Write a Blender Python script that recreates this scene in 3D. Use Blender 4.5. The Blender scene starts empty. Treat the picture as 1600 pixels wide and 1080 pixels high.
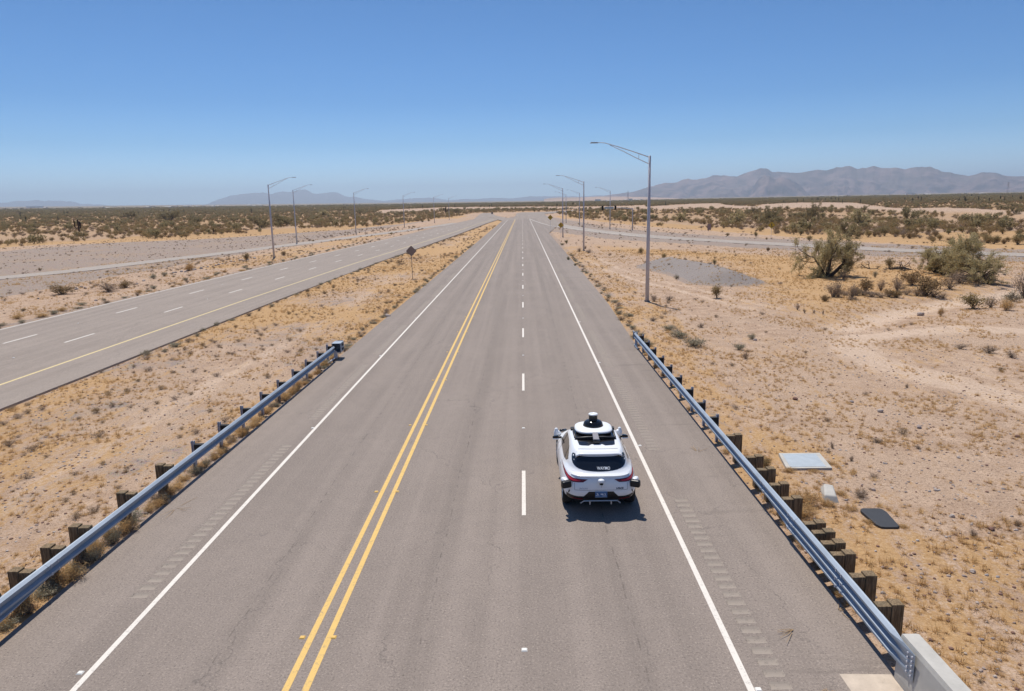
import bpy, bmesh, math, random
import numpy as np
from mathutils import Vector, Matrix
from mathutils.bvhtree import BVHTree
from mathutils.geometry import delaunay_2d_cdt

C = bpy.context.scene.collection
R = math.radians
PI = math.pi
rng = np.random.default_rng(11)
random.seed(5)

# ------------------------------------------------------------------ camera, sky, sun, exposure
F_PX, PITCH, YAW, ROLL, CAM_H = 1098.343, .198546, .018498, .01944, 7.7727
cp, sp, cyw, syw = math.cos(PITCH), math.sin(PITCH), math.cos(YAW), math.sin(YAW)
FWD = np.array([-syw*cp, cyw*cp, -sp])
RT0 = np.array([cyw, syw, 0.0])
UP0 = np.cross(RT0, FWD)
RT = RT0*math.cos(ROLL)-UP0*math.sin(ROLL)
UPV = RT0*math.sin(ROLL)+UP0*math.cos(ROLL)
cam_d = bpy.data.cameras.new('camera')
cam_d.sensor_fit = 'HORIZONTAL'
cam_d.sensor_width = 36.0
cam_d.lens = 36.0*F_PX/1600
cam_d.clip_start = 0.1
cam_d.clip_end = 120000
cam = bpy.data.objects.new('camera', cam_d)
C.objects.link(cam)
mw = Matrix(((RT[0], UPV[0], -FWD[0], 0), (RT[1], UPV[1], -FWD[1], 0), (RT[2], UPV[2], -FWD[2], CAM_H), (0, 0, 0, 1)))
cam.matrix_world = mw
bpy.context.scene.camera = cam

SUN = Vector((-.13, .45, 1.0)).normalized()
EL = math.asin(SUN.z)
world = bpy.data.worlds.new('World')
bpy.context.scene.world = world
world.use_nodes = True
wn = world.node_tree
sky = wn.nodes.new('ShaderNodeTexSky')
sky.sky_type = 'NISHITA'
sky.sun_disc = False
sky.sun_elevation = EL
sky.sun_rotation = math.atan2(SUN.x, SUN.y)
sky.altitude = 500
sky.air_density = 1.0
sky.dust_density = 0.6
sky.ozone_density = 2.2
tc = wn.nodes.new('ShaderNodeTexCoord')
sz = wn.nodes.new('ShaderNodeSeparateXYZ')
wn.links.new(tc.outputs['Generated'], sz.inputs[0])
cr = wn.nodes.new('ShaderNodeValToRGB')     # clear dry air: deep blue overhead, pale towards the horizon
els = cr.color_ramp.elements
els[0].position, els[0].color = .0, (1.0, 1.4, 2.0, 1)
els[1].position, els[1].color = 1.0, (.42, .62, .86, 1)
for p_, c_ in ((.035, (.72, 1.05, 1.5, 1)), (.08, (.37, .69, 1.05, 1)), (.134, (.225, .53, .88, 1)), (.255, (.175, .455, .75, 1))):
    e_ = els.new(p_); e_.color = c_
wn.links.new(sz.outputs[2], cr.inputs[0])
mxs = wn.nodes.new('ShaderNodeMix'); mxs.data_type = 'RGBA'; mxs.blend_type = 'MULTIPLY'; mxs.inputs[0].default_value = 1
wn.links.new(sky.outputs[0], mxs.inputs[6]); wn.links.new(cr.outputs[0], mxs.inputs[7])
wn.links.new(mxs.outputs[2], wn.nodes['Background'].inputs[0])
wn.nodes['Background'].inputs[1].default_value = 0.11
sd = bpy.data.lights.new('sun', 'SUN')
sd.energy = 4.6
sd.angle = R(.5)
sd.color = (1, .95, .87)
so = bpy.data.objects.new('sun', sd)
so.rotation_euler = (-SUN).to_track_quat('-Z', 'Y').to_euler()
C.objects.link(so)
vs = bpy.context.scene.view_settings
vs.view_transform = 'Standard'
vs.look = 'None'
vs.exposure = 0.12
vs.gamma = 1.0

# ------------------------------------------------------------------ helpers
def tag(o, label=None, cat=None, group=None, kind=None):
    if label: o['label'] = label
    if cat: o['category'] = cat
    if group: o['group'] = group
    if kind: o['kind'] = kind
    return o

def empty(name, loc=(0, 0, 0), rz=0.0):
    o = bpy.data.objects.new(name, None)
    o.empty_display_size = .3
    o.location = loc
    o.rotation_euler = (0, 0, rz)
    C.objects.link(o)
    return o

class MB:
    """collects shapes; build() links them as one mesh object"""
    def __init__(s):
        s.v, s.f, s.m = [], [], []
    def add(s, vs, fs, m=0):
        n = len(s.v)
        s.v.extend([tuple(map(float, p)) for p in vs])
        s.f.extend([tuple(i+n for i in f) for f in fs])
        s.m.extend([m]*len(fs))
        return s
    def box(s, c, d, rz=0, m=0, top=1.0):
        x, y, z = d[0]/2, d[1]/2, d[2]/2
        ps = []
        for k, (a, b) in ((-1, (1, 1)), (1, (top, top))):
            for i, j in ((-1, -1), (1, -1), (1, 1), (-1, 1)):
                px, py = i*x*a, j*y*b
                ps.append((c[0]+px*math.cos(rz)-py*math.sin(rz), c[1]+px*math.sin(rz)+py*math.cos(rz), c[2]+k*z))
        return s.add(ps, [(0, 3, 2, 1), (4, 5, 6, 7), (0, 1, 5, 4), (1, 2, 6, 5), (2, 3, 7, 6), (3, 0, 4, 7)], m)
    def tube(s, pts, rad, n=8, m=0, cap=True):
        pts = [Vector(p) for p in pts]
        if not hasattr(rad, '__len__'): rad = [rad]*len(pts)
        t0 = (pts[1]-pts[0]).normalized()
        a = t0.orthogonal().normalized()
        ps, fs = [], []
        for i, p in enumerate(pts):
            t = (pts[min(i+1, len(pts)-1)]-pts[max(i-1, 0)]).normalized()
            a = (a-t*a.dot(t)).normalized()
            b = t.cross(a)
            for k in range(n):
                q = 2*PI*k/n
                ps.append(p+(a*math.cos(q)+b*math.sin(q))*rad[i])
        for i in range(len(pts)-1):
            for k in range(n):
                fs.append((i*n+k, i*n+(k+1) % n, (i+1)*n+(k+1) % n, (i+1)*n+k))
        if cap:
            fs.append(tuple(range(n-1, -1, -1)))
            fs.append(tuple(range((len(pts)-1)*n, len(pts)*n)))
        return s.add(ps, fs, m)
    def lathe(s, c, prof, n=24, m=0, axis='z', sx=1.0, sy=1.0, expo=2.0):
        ps, fs = [], []
        for r, z in prof:
            for k in range(n):
                q = 2*PI*k/n
                cq, sq = math.cos(q), math.sin(q)
                if expo != 2.0:
                    cq = math.copysign(abs(cq)**(2/expo), cq); sq = math.copysign(abs(sq)**(2/expo), sq)
                u, v = r*sx*cq, r*sy*sq
                ps.append((c[0]+u, c[1]+v, c[2]+z) if axis == 'z' else (c[0]+z, c[1]+u, c[2]+v) if axis == 'x' else (c[0]+v, c[1]+z, c[2]+u))
        for i in range(len(prof)-1):
            for k in range(n):
                fs.append((i*n+k, i*n+(k+1) % n, (i+1)*n+(k+1) % n, (i+1)*n+k))
        fs.append(tuple(range(n-1, -1, -1)))
        fs.append(tuple(range((len(prof)-1)*n, len(prof)*n)))
        return s.add(ps, fs, m)
    def build(s, name, mats, parent=None, smooth=False, bevel=0.0):
        me = bpy.data.meshes.new(name)
        me.from_pydata(s.v, [], s.f)
        if not isinstance(mats, (list, tuple)): mats = [mats]
        for m in mats: me.materials.append(m)
        if len(mats) > 1: me.polygons.foreach_set('material_index', s.m)
        if smooth: me.polygons.foreach_set('use_smooth', [True]*len(me.polygons))
        me.update()
        o = bpy.data.objects.new(name, me)
        C.objects.link(o)
        if parent is not None: o.parent = parent
        if bevel:
            b = o.modifiers.new('b', 'BEVEL'); b.width = bevel; b.segments = 2; b.limit_method = 'ANGLE'
        return o

def np_mesh(name, v, f, mats, mi=None, smooth=False):
    """v (n,3), f (m,k) arrays -> mesh datablock"""
    me = bpy.data.meshes.new(name)
    v = np.asarray(v, np.float32); f = np.asarray(f, np.int32)
    k = f.shape[1]
    me.vertices.add(len(v)); me.vertices.foreach_set('co', v.ravel())
    me.loops.add(f.size); me.loops.foreach_set('vertex_index', f.ravel())
    me.polygons.add(len(f))
    me.polygons.foreach_set('loop_start', np.arange(0, f.size, k, dtype=np.int32))
    for m in mats: me.materials.append(m)
    if mi is not None: me.polygons.foreach_set('material_index', np.asarray(mi, np.int32))
    if smooth: me.polygons.foreach_set('use_smooth', np.ones(len(f), bool))
    me.update(calc_edges=True); me.validate()
    return me

def link(name, me, parent=None):
    o = bpy.data.objects.new(name, me); C.objects.link(o)
    if parent is not None: o.parent = parent
    return o

def copy_tree(o, parent=None):
    c = o.copy(); C.objects.link(c)
    if parent is not None: c.parent = parent
    for ch in list(o.children): copy_tree(ch, c)
    return c

def srgb(r, g, b):
    return tuple(((x/255+.055)/1.055)**2.4 if x/255 > .04045 else x/255/12.92 for x in (r, g, b))+(1,)

class NT:
    """tiny node-tree writer"""
    def __init__(s, name):
        s.mat = bpy.data.materials.new(name); s.mat.use_nodes = True
        s.t = s.mat.node_tree; s.b = s.t.nodes['Principled BSDF']
        s.b.inputs['Roughness'].default_value = .9
        s.b.inputs['Specular IOR Level'].default_value = .25
        s.pos = s.n('ShaderNodeNewGeometry').outputs['Position']
    def n(s, k, **kw):
        x = s.t.nodes.new(k)
        for a, b in kw.items(): setattr(x, a, b)
        return x
    def put(s, sock, v):
        if hasattr(v, 'is_output'): s.t.links.new(v, sock)
        else: sock.default_value = v
    def noise(s, scale, detail=4, rough=.55, vec=None, dist=0):
        x = s.n('ShaderNodeTexNoise'); s.put(x.inputs['Vector'], s.pos if vec is None else vec)
        x.inputs['Scale'].default_value = scale; x.inputs['Detail'].default_value = detail; x.inputs['Roughness'].default_value = rough
        x.inputs['Distortion'].default_value = dist
        return x.outputs['Fac']
    def voro(s, scale, vec=None, feature='F1', out='Distance'):
        x = s.n('ShaderNodeTexVoronoi', feature=feature); s.put(x.inputs['Vector'], s.pos if vec is None else vec)
        x.inputs['Scale'].default_value = scale
        return x.outputs[out]
    def map(s, scale, vec=None, loc=(0, 0, 0)):
        x = s.n('ShaderNodeMapping'); s.put(x.inputs['Vector'], s.pos if vec is None else vec)
        x.inputs['Scale'].default_value = scale; x.inputs['Location'].default_value = loc
        return x.outputs[0]
    def ramp(s, f, a, b, lo=0.0, hi=1.0):
        x = s.n('ShaderNodeMapRange', clamp=True, interpolation_type='SMOOTHSTEP'); s.put(x.inputs[0], f)
        s.put(x.inputs[1], a); s.put(x.inputs[2], b); x.inputs[3].default_value = lo; x.inputs[4].default_value = hi
        return x.outputs[0]
    def math(s, op, a, b=0.0):
        x = s.n('ShaderNodeMath', operation=op); s.put(x.inputs[0], a); s.put(x.inputs[1], b)
        return x.outputs[0]
    def mix(s, f, a, b, mode='MIX'):
        x = s.n('ShaderNodeMix', data_type='RGBA', blend_type=mode); s.put(x.inputs[0], f); s.put(x.inputs[6], a); s.put(x.inputs[7], b)
        return x.outputs[2]
    def attr(s, name):
        return s.n('ShaderNodeAttribute', attribute_name=name).outputs['Fac']
    def rand(s):
        return s.n('ShaderNodeObjectInfo').outputs['Random']
    def xyz(s, v=None):
        x = s.n('ShaderNodeSeparateXYZ'); s.put(x.inputs[0], s.pos if v is None else v)
        return x.outputs
    def bump(s, h, st=.5, d=.02):
        x = s.n('ShaderNodeBump'); s.put(x.inputs['Height'], h); x.inputs['Strength'].default_value = st; x.inputs['Distance'].default_value = d
        s.t.links.new(x.outputs[0], s.b.inputs['Normal'])
    def col(s, c):
        s.put(s.b.inputs['Base Color'], c); return s
    def set(s, **kw):
        for k, v in kw.items(): s.put(s.b.inputs[k.replace('_', ' ')], v)
        return s

def c4(r, g, b): return (r, g, b, 1.0)

def plain(name, c, rough=.6, metal=0.0, var=.12, vs=3.0, spec=.4):
    t = NT(name)
    oc = t.n('ShaderNodeTexCoord').outputs['Object']
    n = t.noise(vs, 5, .6, oc)
    t.col(t.mix(n, c4(*[x*(1-var) for x in c]), c4(*[min(1, x*(1+var)) for x in c])))
    t.set(Roughness=rough, Metallic=metal, Specular_IOR_Level=spec)
    return t.mat

# ------------------------------------------------------------------ terrain height and picture -> ground
def zb(x, y):
    x = np.asarray(x, float); y = np.asarray(y, float)
    D = np.hypot(x, y); az = np.degrees(np.arctan2(x, np.maximum(y, 1e-3)))
    s = np.interp(az, [-40, 0, 40], [.0092, .0046, .0036])
    return s*np.where(D < 480, 0, np.where(D < 880, (D-480)**2/800, D-680))

def at(px, py, z0=0.0):
    d = FWD+((px-800)/F_PX)*RT-((py-540)/F_PX)*UPV
    t = (z0-CAM_H)/d[2] if d[2] < -1e-4 else 20000.0
    if t <= 0 or t > 3e4: t = 3e4
    if np.hypot(d[0], d[1])*t > 450:
        tt = np.geomspace(300, 3e4, 3000)
        below = CAM_H+tt*d[2]-zb(tt*d[0], tt*d[1])-z0 < 0
        t = tt[np.argmax(below)] if below.any() else 3e4
    return np.array([d[0]*t, d[1]*t])

def P(pts): return np.array([at(*p) for p in pts])

def inpoly(x, y, poly):
    c = np.zeros(np.shape(x), bool); n = len(poly)
    for i in range(n):
        x1, y1 = poly[i]; x2, y2 = poly[(i+1) % n]
        if y1 == y2: continue
        c ^= ((y1 > y) != (y2 > y)) & (x < (x2-x1)*(y-y1)/(y2-y1)+x1)
    return c

def pldist(x, y, line):
    d = np.full(np.shape(x), 1e9)
    for (x1, y1), (x2, y2) in zip(line[:-1], line[1:]):
        L2 = (x2-x1)**2+(y2-y1)**2
        t = np.clip(((x-x1)*(x2-x1)+(y-y1)*(y2-y1))/L2, 0, 1)
        d = np.minimum(d, np.hypot(x-x1-t*(x2-x1), y-y1-t*(y2-y1)))
    return d

def vnoise(x, y, scale, seed=0, oct=4):
    r = np.random.default_rng(seed); T = r.random((64, 64)); out = 0; a = 1; tot = 0
    x = np.asarray(x, float)/scale; y = np.asarray(y, float)/scale
    for o in range(oct):
        xi = np.floor(x).astype(np.int64); yi = np.floor(y).astype(np.int64); u = x-xi; v = y-yi
        u = u*u*(3-2*u); v = v*v*(3-2*v)
        g = lambda i, j: T[(xi+i) % 64, (yi+j) % 64]
        out = out+a*((g(0, 0)*(1-u)+g(1, 0)*u)*(1-v)+(g(0, 1)*(1-u)+g(1, 1)*u)*v)
        tot += a; a *= .5; x = x*2+17.3; y = y*2+9.1
    return out/tot

def smooth_line(pts, n=40):
    """Catmull-Rom through 2D points"""
    p = np.array(pts, float); p = np.vstack([2*p[0]-p[1], p, 2*p[-1]-p[-2]]); out = []
    for i in range(1, len(p)-2):
        for t in np.linspace(0, 1, n, endpoint=False):
            out.append(.5*((2*p[i])+(-p[i-1]+p[i+1])*t+(2*p[i-1]-5*p[i]+4*p[i+1]-p[i+2])*t*t+(-p[i-1]+3*p[i]-3*p[i+1]+p[i+2])*t**3))
    out.append(p[-2])
    return np.array(out)

# road geometry in metres (the camera stands over x = 0, the road runs along +y)
DASH_X, LINE_R, LINE_L, YEL = -.09, 3.57, -7.58, -3.86
MAIN_L = lambda y: np.interp(y, [0, 40, 400], [-9.8, -9.85, -9.7])
MAIN_R = lambda y: np.interp(y, [0, 37, 55, 120, 400], [6.08, 6.12, 6.6, 6.85, 7.0])
L_SHIFT = lambda y: np.interp(y, [0, 60, 100, 139, 195, 295, 387, 460], [0, 0, .6, 2.0, 3.8, 6.0, 9.0, 13.0])
L_LEFT, L_RIGHT, L_YEL = -36.2, -21.4, -24.4
L_RAMP = smooth_line([(-140, -30), (-92, 36), (-65.2, 86.6), (-59.7, 105.6), (-53.2, 137), (-49.2, 164), (-44.3, 193), (-39.6, 222), (-34.5, 262), (-29.5, 320)], 12)
R_RAMP = smooth_line([(3.2, 450), (9.5, 330), (13.3, 256), (19.5, 204), (29.5, 160), (40.2, 135.5), (48.7, 119), (55.6, 106.5), (65.5, 93.8), (85, 72), (115, 45), (150, 20)], 12)
CROSS = P([(750, 335), (754, 333), (767, 333), (775, 337), (790, 340.5), (801, 340.8), (806, 337), (806.5, 334), (815, 332), (835, 332), (860, 330.8), (900, 328.2), (902, 330),
           (850, 334.5), (860, 341), (880, 349), (870, 353), (846, 350), (828, 345), (800, 345), (785, 345.5), (766, 339.5), (752, 344), (738, 344)])
DIRT_A = P([(585, 334), (592, 329.5), (640, 326.5), (700, 324.6), (830, 323.6), (960, 323), (1010, 321), (1010, 326), (960, 327.5), (830, 327), (700, 328.5), (640, 331.5)])
DIRT_B = P([(985, 329), (1000, 325), (1060, 320.5), (1100, 319.5), (1125, 319), (1137, 322), (1180, 324), (1190, 321), (1240, 318.5), (1300, 318), (1335, 318.5), (1360, 322), (1385, 326.5), (1400, 328.5),
            (1490, 328), (1560, 331), (1600, 334), (1700, 340), (1700, 345), (1600, 338), (1520, 333.5), (1400, 333), (1370, 331), (1330, 328), (1240, 327), (1170, 329), (1140, 326.5), (1090, 327), (1040, 329)])
DIRT_C = P([(0, 443), (1, 443)])
SCRUB_L = P([(-260, 408), (-100, 396), (0, 386), (120, 377), (250, 373), (380, 368), (440, 364), (500, 360), (560, 356), (600, 352), (640, 348), (690, 341)])
SCRUB_R = P([(893, 340), (940, 346), (1000, 352), (1050, 355), (1120, 360), (1200, 366), (1300, 371), (1400, 377), (1500, 380), (1600, 383), (1750, 392)])
MOUND = P([(1012, 411), (1060, 404), (1100, 411), (1130, 424), (1170, 452), (1120, 452), (1075, 449), (1040, 440), (1015, 425)])
ORANGE_R = P([(925, 383), (1000, 388), (1100, 393), (1200, 398), (1290, 403), (1430, 415), (1560, 432), (1540, 450), (1430, 466), (1330, 486), (1290, 500), (1240, 488), (1195, 470), (1160, 440), (1120, 412), (1060, 402), (1000, 400), (940, 392)])
WASH = smooth_line([(75, 80), (52, 66), (40, 58.5), (33, 54), (28, 50.5), (24, 47.5), (20, 44)], 10)
RING = smooth_line([(34, 38), (27, 41.0), (21.5, 40.5), (18.2, 38.2), (16.9, 35), (17.4, 31), (18.6, 27.5), (19.5, 24), (20.5, 19), (22, 13)], 8)
RING2 = smooth_line([(30, 34.5), (24, 35), (20.8, 33), (20.4, 29), (21.5, 25)], 8)
TRACK1 = smooth_line([(8.8, 100), (9.6, 84), (10.8, 74), (12.4, 66), (14.5, 58), (16.5, 50)], 8)
TRACK2 = TRACK1+np.array([1.8, .3])

def road_mask(x, y, grow=0.0):
    m = (x > MAIN_L(y)-grow) & (x < MAIN_R(y)+grow) & (y > -30) & (y < 450)
    sh = L_SHIFT(y)
    m |= (x > L_LEFT+sh-grow) & (x < L_RIGHT+sh+grow) & (y > -200) & (y < 440)
    near = (np.abs(x) < 260) & (y < 600)
    for ln, hw in ((L_RAMP, 2.4), (R_RAMP, 3.1)):
        q = np.zeros(np.shape(x), bool)
        q[near] = pldist(x[near], y[near], ln) < hw+grow
        m |= q
    m |= inpoly(x, y, CROSS)
    m |= inpoly(x, y, [(6.5, 185), (11.8, 247), (7.5, 345), (3.5, 345)])
    return m

def scrub_mask(x, y):
    """1 where the desert scrub grows"""
    el = np.interp(x, SCRUB_L[:, 0], SCRUB_L[:, 1]) if SCRUB_L[0, 0] < SCRUB_L[-1, 0] else np.interp(x, SCRUB_L[::-1, 0], SCRUB_L[::-1, 1])
    o = np.argsort(SCRUB_R[:, 0]); er = np.interp(x, SCRUB_R[o, 0], SCRUB_R[o, 1])
    m = np.where(x < -45, y > el, np.where(x > 26, y > er, y > 660))
    m &= ~inpoly(x, y, CROSS) & ~inpoly(x, y, DIRT_A) & ~inpoly(x, y, DIRT_B) & ~road_mask(x, y, 2.0)
    return m

# ------------------------------------------------------------------ setting materials
def ground_material():
    t = NT('desert_ground')
    g, gr, ba, far = t.attr('grass'), t.attr('gravel'), t.attr('bare'), t.attr('scrubby')
    big = t.noise(.12, 5, .6); mid = t.noise(1.1, 6, .62); fine = t.noise(9, 5, .7); grit = t.noise(26, 4, .8)
    streak = t.noise(1.0, 5, .65, t.map((2.2, .55, 1)))
    soil = t.mix(t.ramp(mid, .35, .68), c4(.375, .250, .168), c4(.53, .375, .262))
    soil = t.mix(t.ramp(big, .4, .65, 0, .8), soil, c4(.47, .335, .235))
    soil = t.mix(t.ramp(fine, .52, .66), soil, c4(.245, .165, .115))
    soil = t.mix(t.ramp(grit, .57, .68, 0, .85), soil, c4(.66, .53, .41))
    soil = t.mix(t.ramp(grit, .47, .36, 0, .9), soil, c4(.13, .085, .06))
    spk = t.voro(7, out='Color'); sx_ = t.n('ShaderNodeSeparateColor'); t.put(sx_.inputs[0], spk)
    soil = t.mix(t.math('MULTIPLY', t.ramp(t.voro(7), .22, .10), t.ramp(sx_.outputs[0], .6, .8, 0, .55)), soil, t.mix(t.ramp(sx_.outputs[1], .4, .6), c4(.12, .08, .06), c4(.62, .54, .46)))
    grav = t.mix(t.ramp(fine, .35, .65), c4(.235, .168, .125), c4(.35, .258, .195))
    cell = t.voro(24, out='Color')
    grav = t.mix(.35, grav, t.mix(.8, cell, c4(.29, .235, .20)), 'MIX')
    grav = t.mix(t.ramp(grit, .60, .74, 0, .7), grav, c4(.46, .38, .33))
    grav = t.mix(t.ramp(grit, .46, .36, 0, .8), grav, c4(.12, .095, .08))
    grav = t.mix(t.ramp(gr, 1.0, 1.15), grav, t.mix(.6, grav, c4(.235, .215, .205)))
    c = t.mix(t.ramp(t.math('ADD', gr, t.math('MULTIPLY', t.math('SUBTRACT', mid, .5), 1.3)), .35, .65), soil, grav)
    c = t.mix(t.ramp(t.math('ADD', ba, t.math('MULTIPLY', t.math('SUBTRACT', streak, .5), 1.0)), .35, .75), c, t.mix(t.ramp(fine, .4, .7), c4(.56, .42, .31), c4(.45, .325, .235)))
    straw = t.mix(t.ramp(fine, .34, .66), c4(.50, .310, .140), c4(.37, .212, .092))
    straw = t.mix(t.ramp(grit, .5, .68, 0, .8), straw, c4(.60, .43, .25))
    straw = t.mix(t.ramp(mid, .60, .72, 0, .7), straw, c4(.27, .155, .08))
    gm = t.math('ADD', g, t.math('ADD', t.math('MULTIPLY', t.math('SUBTRACT', streak, .5), 1.5), t.math('MULTIPLY', t.math('SUBTRACT', fine, .5), 1.3)))
    c = t.mix(t.ramp(gm, .38, .72, 0, .9), c, straw)
    under = t.mix(t.ramp(mid, .40, .6), c4(.42, .26, .115), c4(.31, .19, .105))
    c = t.mix(t.ramp(far, 0, 1, 0, .9), c, under)
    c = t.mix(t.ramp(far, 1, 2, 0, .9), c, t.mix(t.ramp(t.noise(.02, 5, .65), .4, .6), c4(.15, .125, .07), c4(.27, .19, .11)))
    t.col(c)
    t.set(Roughness=.95, Specular_IOR_Level=.15)
    h = t.math('ADD', t.math('MULTIPLY', fine, .6), t.math('MULTIPLY', grit, .45))
    t.bump(h, .8, .07)
    return t.mat

def asphalt_material(name, a, b, dark=1.0):
    t = NT(name)
    big = t.noise(.25, 4, .55); lanes = t.noise(1.0, 4, .55, t.map((1.6, .02, 1))); grit = t.noise(24, 5, .85); mid = t.noise(2.5, 5, .6)
    trans = t.noise(1.0, 5, .65, t.map((.12, 1.3, 1)), .6); px_ = t.xyz()[0]
    c = t.mix(t.ramp(lanes, .36, .66), c4(*a), c4(*b))
    c = t.mix(t.ramp(big, .35, .7, 0, .35), c, c4(*[x*1.13 for x in b]))
    c = t.mix(t.ramp(mid, .35, .7, 0, .16), c, c4(a[0]*.7, a[1]*.7, a[2]*.72))
    c = t.mix(t.ramp(grit, .545, .66, 0, .7), c, c4(.50, .42, .345))
    c = t.mix(t.ramp(grit, .47, .35, 0, .8), c, c4(.06, .05, .042))
    sh = t.math('ADD', t.ramp(px_, 3.9, 5.2), t.ramp(px_, -7.9, -8.8))
    c = t.mix(t.math('MULTIPLY', t.ramp(trans, .57, .70, 0, .26), t.math('ADD', t.ramp(px_, 3.9, 5.2), .12)), c, c4(.085, .07, .06))
    wob = t.math('ADD', px_, t.math('MULTIPLY', t.noise(.35, 3), .25))
    for x0_ in (-5.55, 1.95, -1.95):
        sd_ = t.math('ABSOLUTE', t.math('SUBTRACT', wob, x0_+.12))
        c = t.mix(t.math('MULTIPLY', t.ramp(sd_, .55, .05, 0, .16), t.ramp(big, .3, .6)), c, c4(.10, .083, .07))
        c = t.mix(t.math('MULTIPLY', t.ramp(sd_, .022, .006, 0, .55), t.ramp(mid, .46, .6)), c, c4(.08, .066, .056))
    # hairline cracks running across and along the lanes
    w = t.noise(1.2, 4, .6)
    wv = t.n('ShaderNodeVectorMath', operation='ADD'); t.put(wv.inputs[0], t.map((.30, .16, 1)))
    cmb = t.n('ShaderNodeCombineXYZ'); t.put(cmb.inputs[0], t.math('MULTIPLY', w, .35)); t.put(cmb.inputs[1], t.math('MULTIPLY', mid, .3)); t.put(wv.inputs[1], cmb.outputs[0])
    crack = t.voro(1.0, wv.outputs[0], 'DISTANCE_TO_EDGE')
    c = t.mix(t.math('MULTIPLY', t.ramp(crack, .004, .001), t.ramp(big, .42, .6, 0, .4)), c, c4(.07, .06, .055))
    t.col(c).set(Roughness=.88, Specular_IOR_Level=.3)
    t.bump(grit, .35, .012)
    return t.mat

def paint(name, c, wear=.5, under=(.2, .17, .15)):
    t = NT(name)
    n = t.noise(9, 6, .8); g = t.noise(45, 3, .8)
    f = t.math('ADD', t.math('MULTIPLY', n, .6), t.math('MULTIPLY', g, .4))
    t.col(t.mix(t.ramp(f, .52, .62, 0, wear), t.mix(t.noise(1.5), c4(*c), c4(*[x*.88 for x in c])), c4(*under)))
    t.set(Roughness=.7)
    return t.mat

M = {}
M['ground'] = ground_material()
M['asphalt'] = asphalt_material('asphalt', (.222, .181, .152), (.268, .219, .184))
M['asphalt_old'] = asphalt_material('asphalt_old', (.255, .208, .172), (.300, .247, .205))
M['asphalt_pale'] = asphalt_material('asphalt_pale', (.33, .28, .235), (.38, .325, .275))
M['white_paint'] = paint('white_paint', (.74, .68, .60), .5)
M['white_worn'] = paint('white_worn', (.66, .60, .53), .8)
M['yellow_paint'] = paint('yellow_paint', (.72, .47, .15), .6)
M['yellow_pale'] = paint('yellow_pale', (.74, .58, .28), .6)
M['dust'] = paint('dust', (.315, .262, .215), .9, (.17, .14, .118))
M['galv'] = plain('galvanised_steel', (.30, .345, .40), .54, .4, .30, 1.3, .4)
M['galv_dull'] = plain('galvanised_pole', (.50, .49, .52), .6, .15, .1, 1.0)
M['wood'] = None
def wood():
    t = NT('weathered_wood'); oc = t.n('ShaderNodeTexCoord').outputs['Object']
    n = t.noise(4, 6, .65, t.map((9, 9, .8), oc)); b = t.noise(3, 4, .6, oc)
    c = t.mix(t.ramp(n, .35, .68), c4(.115, .078, .045), c4(.30, .215, .125))
    t.col(t.mix(t.ramp(b, .5, .75, 0, .6), c, c4(.10, .088, .058))); t.bump(n, .6, .01); return t.mat
M['wood'] = wood()
M['dark_block'] = plain('dark_rubber_block', (.022, .021, .020), .8)
M['concrete'] = plain('concrete', (.46, .435, .39), .85, 0, .34, 2.6, .3)
M['concrete_tan'] = plain('concrete_tan', (.52, .43, .34), .9, 0, .38, 3.5, .2)
M['rebar_dark'] = plain('dark_bolt', (.10, .10, .11), .5, .5)

# ------------------------------------------------------------------ ground sheet
def grow(start, step, k, end):
    out = []; v = start
    while v < end:
        out.append(v); v += step; step *= k
    out.append(end); return out
xs = sorted(set([round(v, 3) for v in np.arange(-46, 46.01, .5)]+grow(46.5, .55, 1.048, 28000)+[-v for v in grow(46.5, .55, 1.048, 28000)]))
ys = sorted(set([-v for v in grow(3, 2, 1.5, 3000)]+[round(v, 3) for v in np.arange(-2, 62, .5)]+grow(62.5, .52, 1.040, 31000)))
XX, YY = np.meshgrid(np.array(xs), np.array(ys))
X, Y = XX.ravel(), YY.ravel()
Z = zb(X, Y)
rm = road_mask(X, Y, .0)
rmg = road_mask(X, Y, .9)
und = (vnoise(X, Y, 14, 1)-.5)*.28+(vnoise(X, Y, 3.0, 2)-.5)*.16+(vnoise(X, Y, 1.1, 3, 2)-.5)*.07
fadeF = np.clip((1500-np.hypot(X, Y))/600, 0, 1)
D = np.hypot(X, Y)
und += (vnoise(X, Y, 120, 4)-.5)*np.interp(D, [120, 400, 1200], [0, .7, 2.0])
med = (X > L_RIGHT+L_SHIFT(Y)) & (X < MAIN_L(Y))
Z += np.where(rmg, 0, und)
Z -= np.where(med, .22*np.sin(np.clip((X+21.4)/11.6, 0, 1)*PI), 0)
Z -= np.where(rm, np.interp(D, [60, 300, 900], [.13, .22, .6]), np.where(rmg, .03, 0))
mnd = np.clip(1-pldist(X, Y, np.array([(17.5, 86), (19.3, 76), (19.3, 67)]))/4.3, 0, 1)
Z += 1.15*mnd*mnd*(3-2*mnd)
wd = pldist(X, Y, WASH)
Z -= .45*np.clip(1-wd/5, 0, 1)*(Y > 40)
inB = inpoly(X, Y, DIRT_B)
Z += np.where(inB, 1.1, 0)+np.where(inpoly(X, Y, DIRT_A), .4, 0)
nx, ny = len(xs), len(ys)
idx = np.arange(nx*ny).reshape(ny, nx)
quads = np.stack([idx[:-1, :-1], idx[:-1, 1:], idx[1:, 1:], idx[1:, :-1]], -1).reshape(-1, 4)
gme = np_mesh('ground', np.stack([X, Y, Z], -1), quads, [M['ground']], smooth=True)
n1 = vnoise(X, Y, 9, 21); n2 = vnoise(X, Y, 3, 22)
grass = np.full(X.shape, .24)+(n1-.5)*.8
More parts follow.
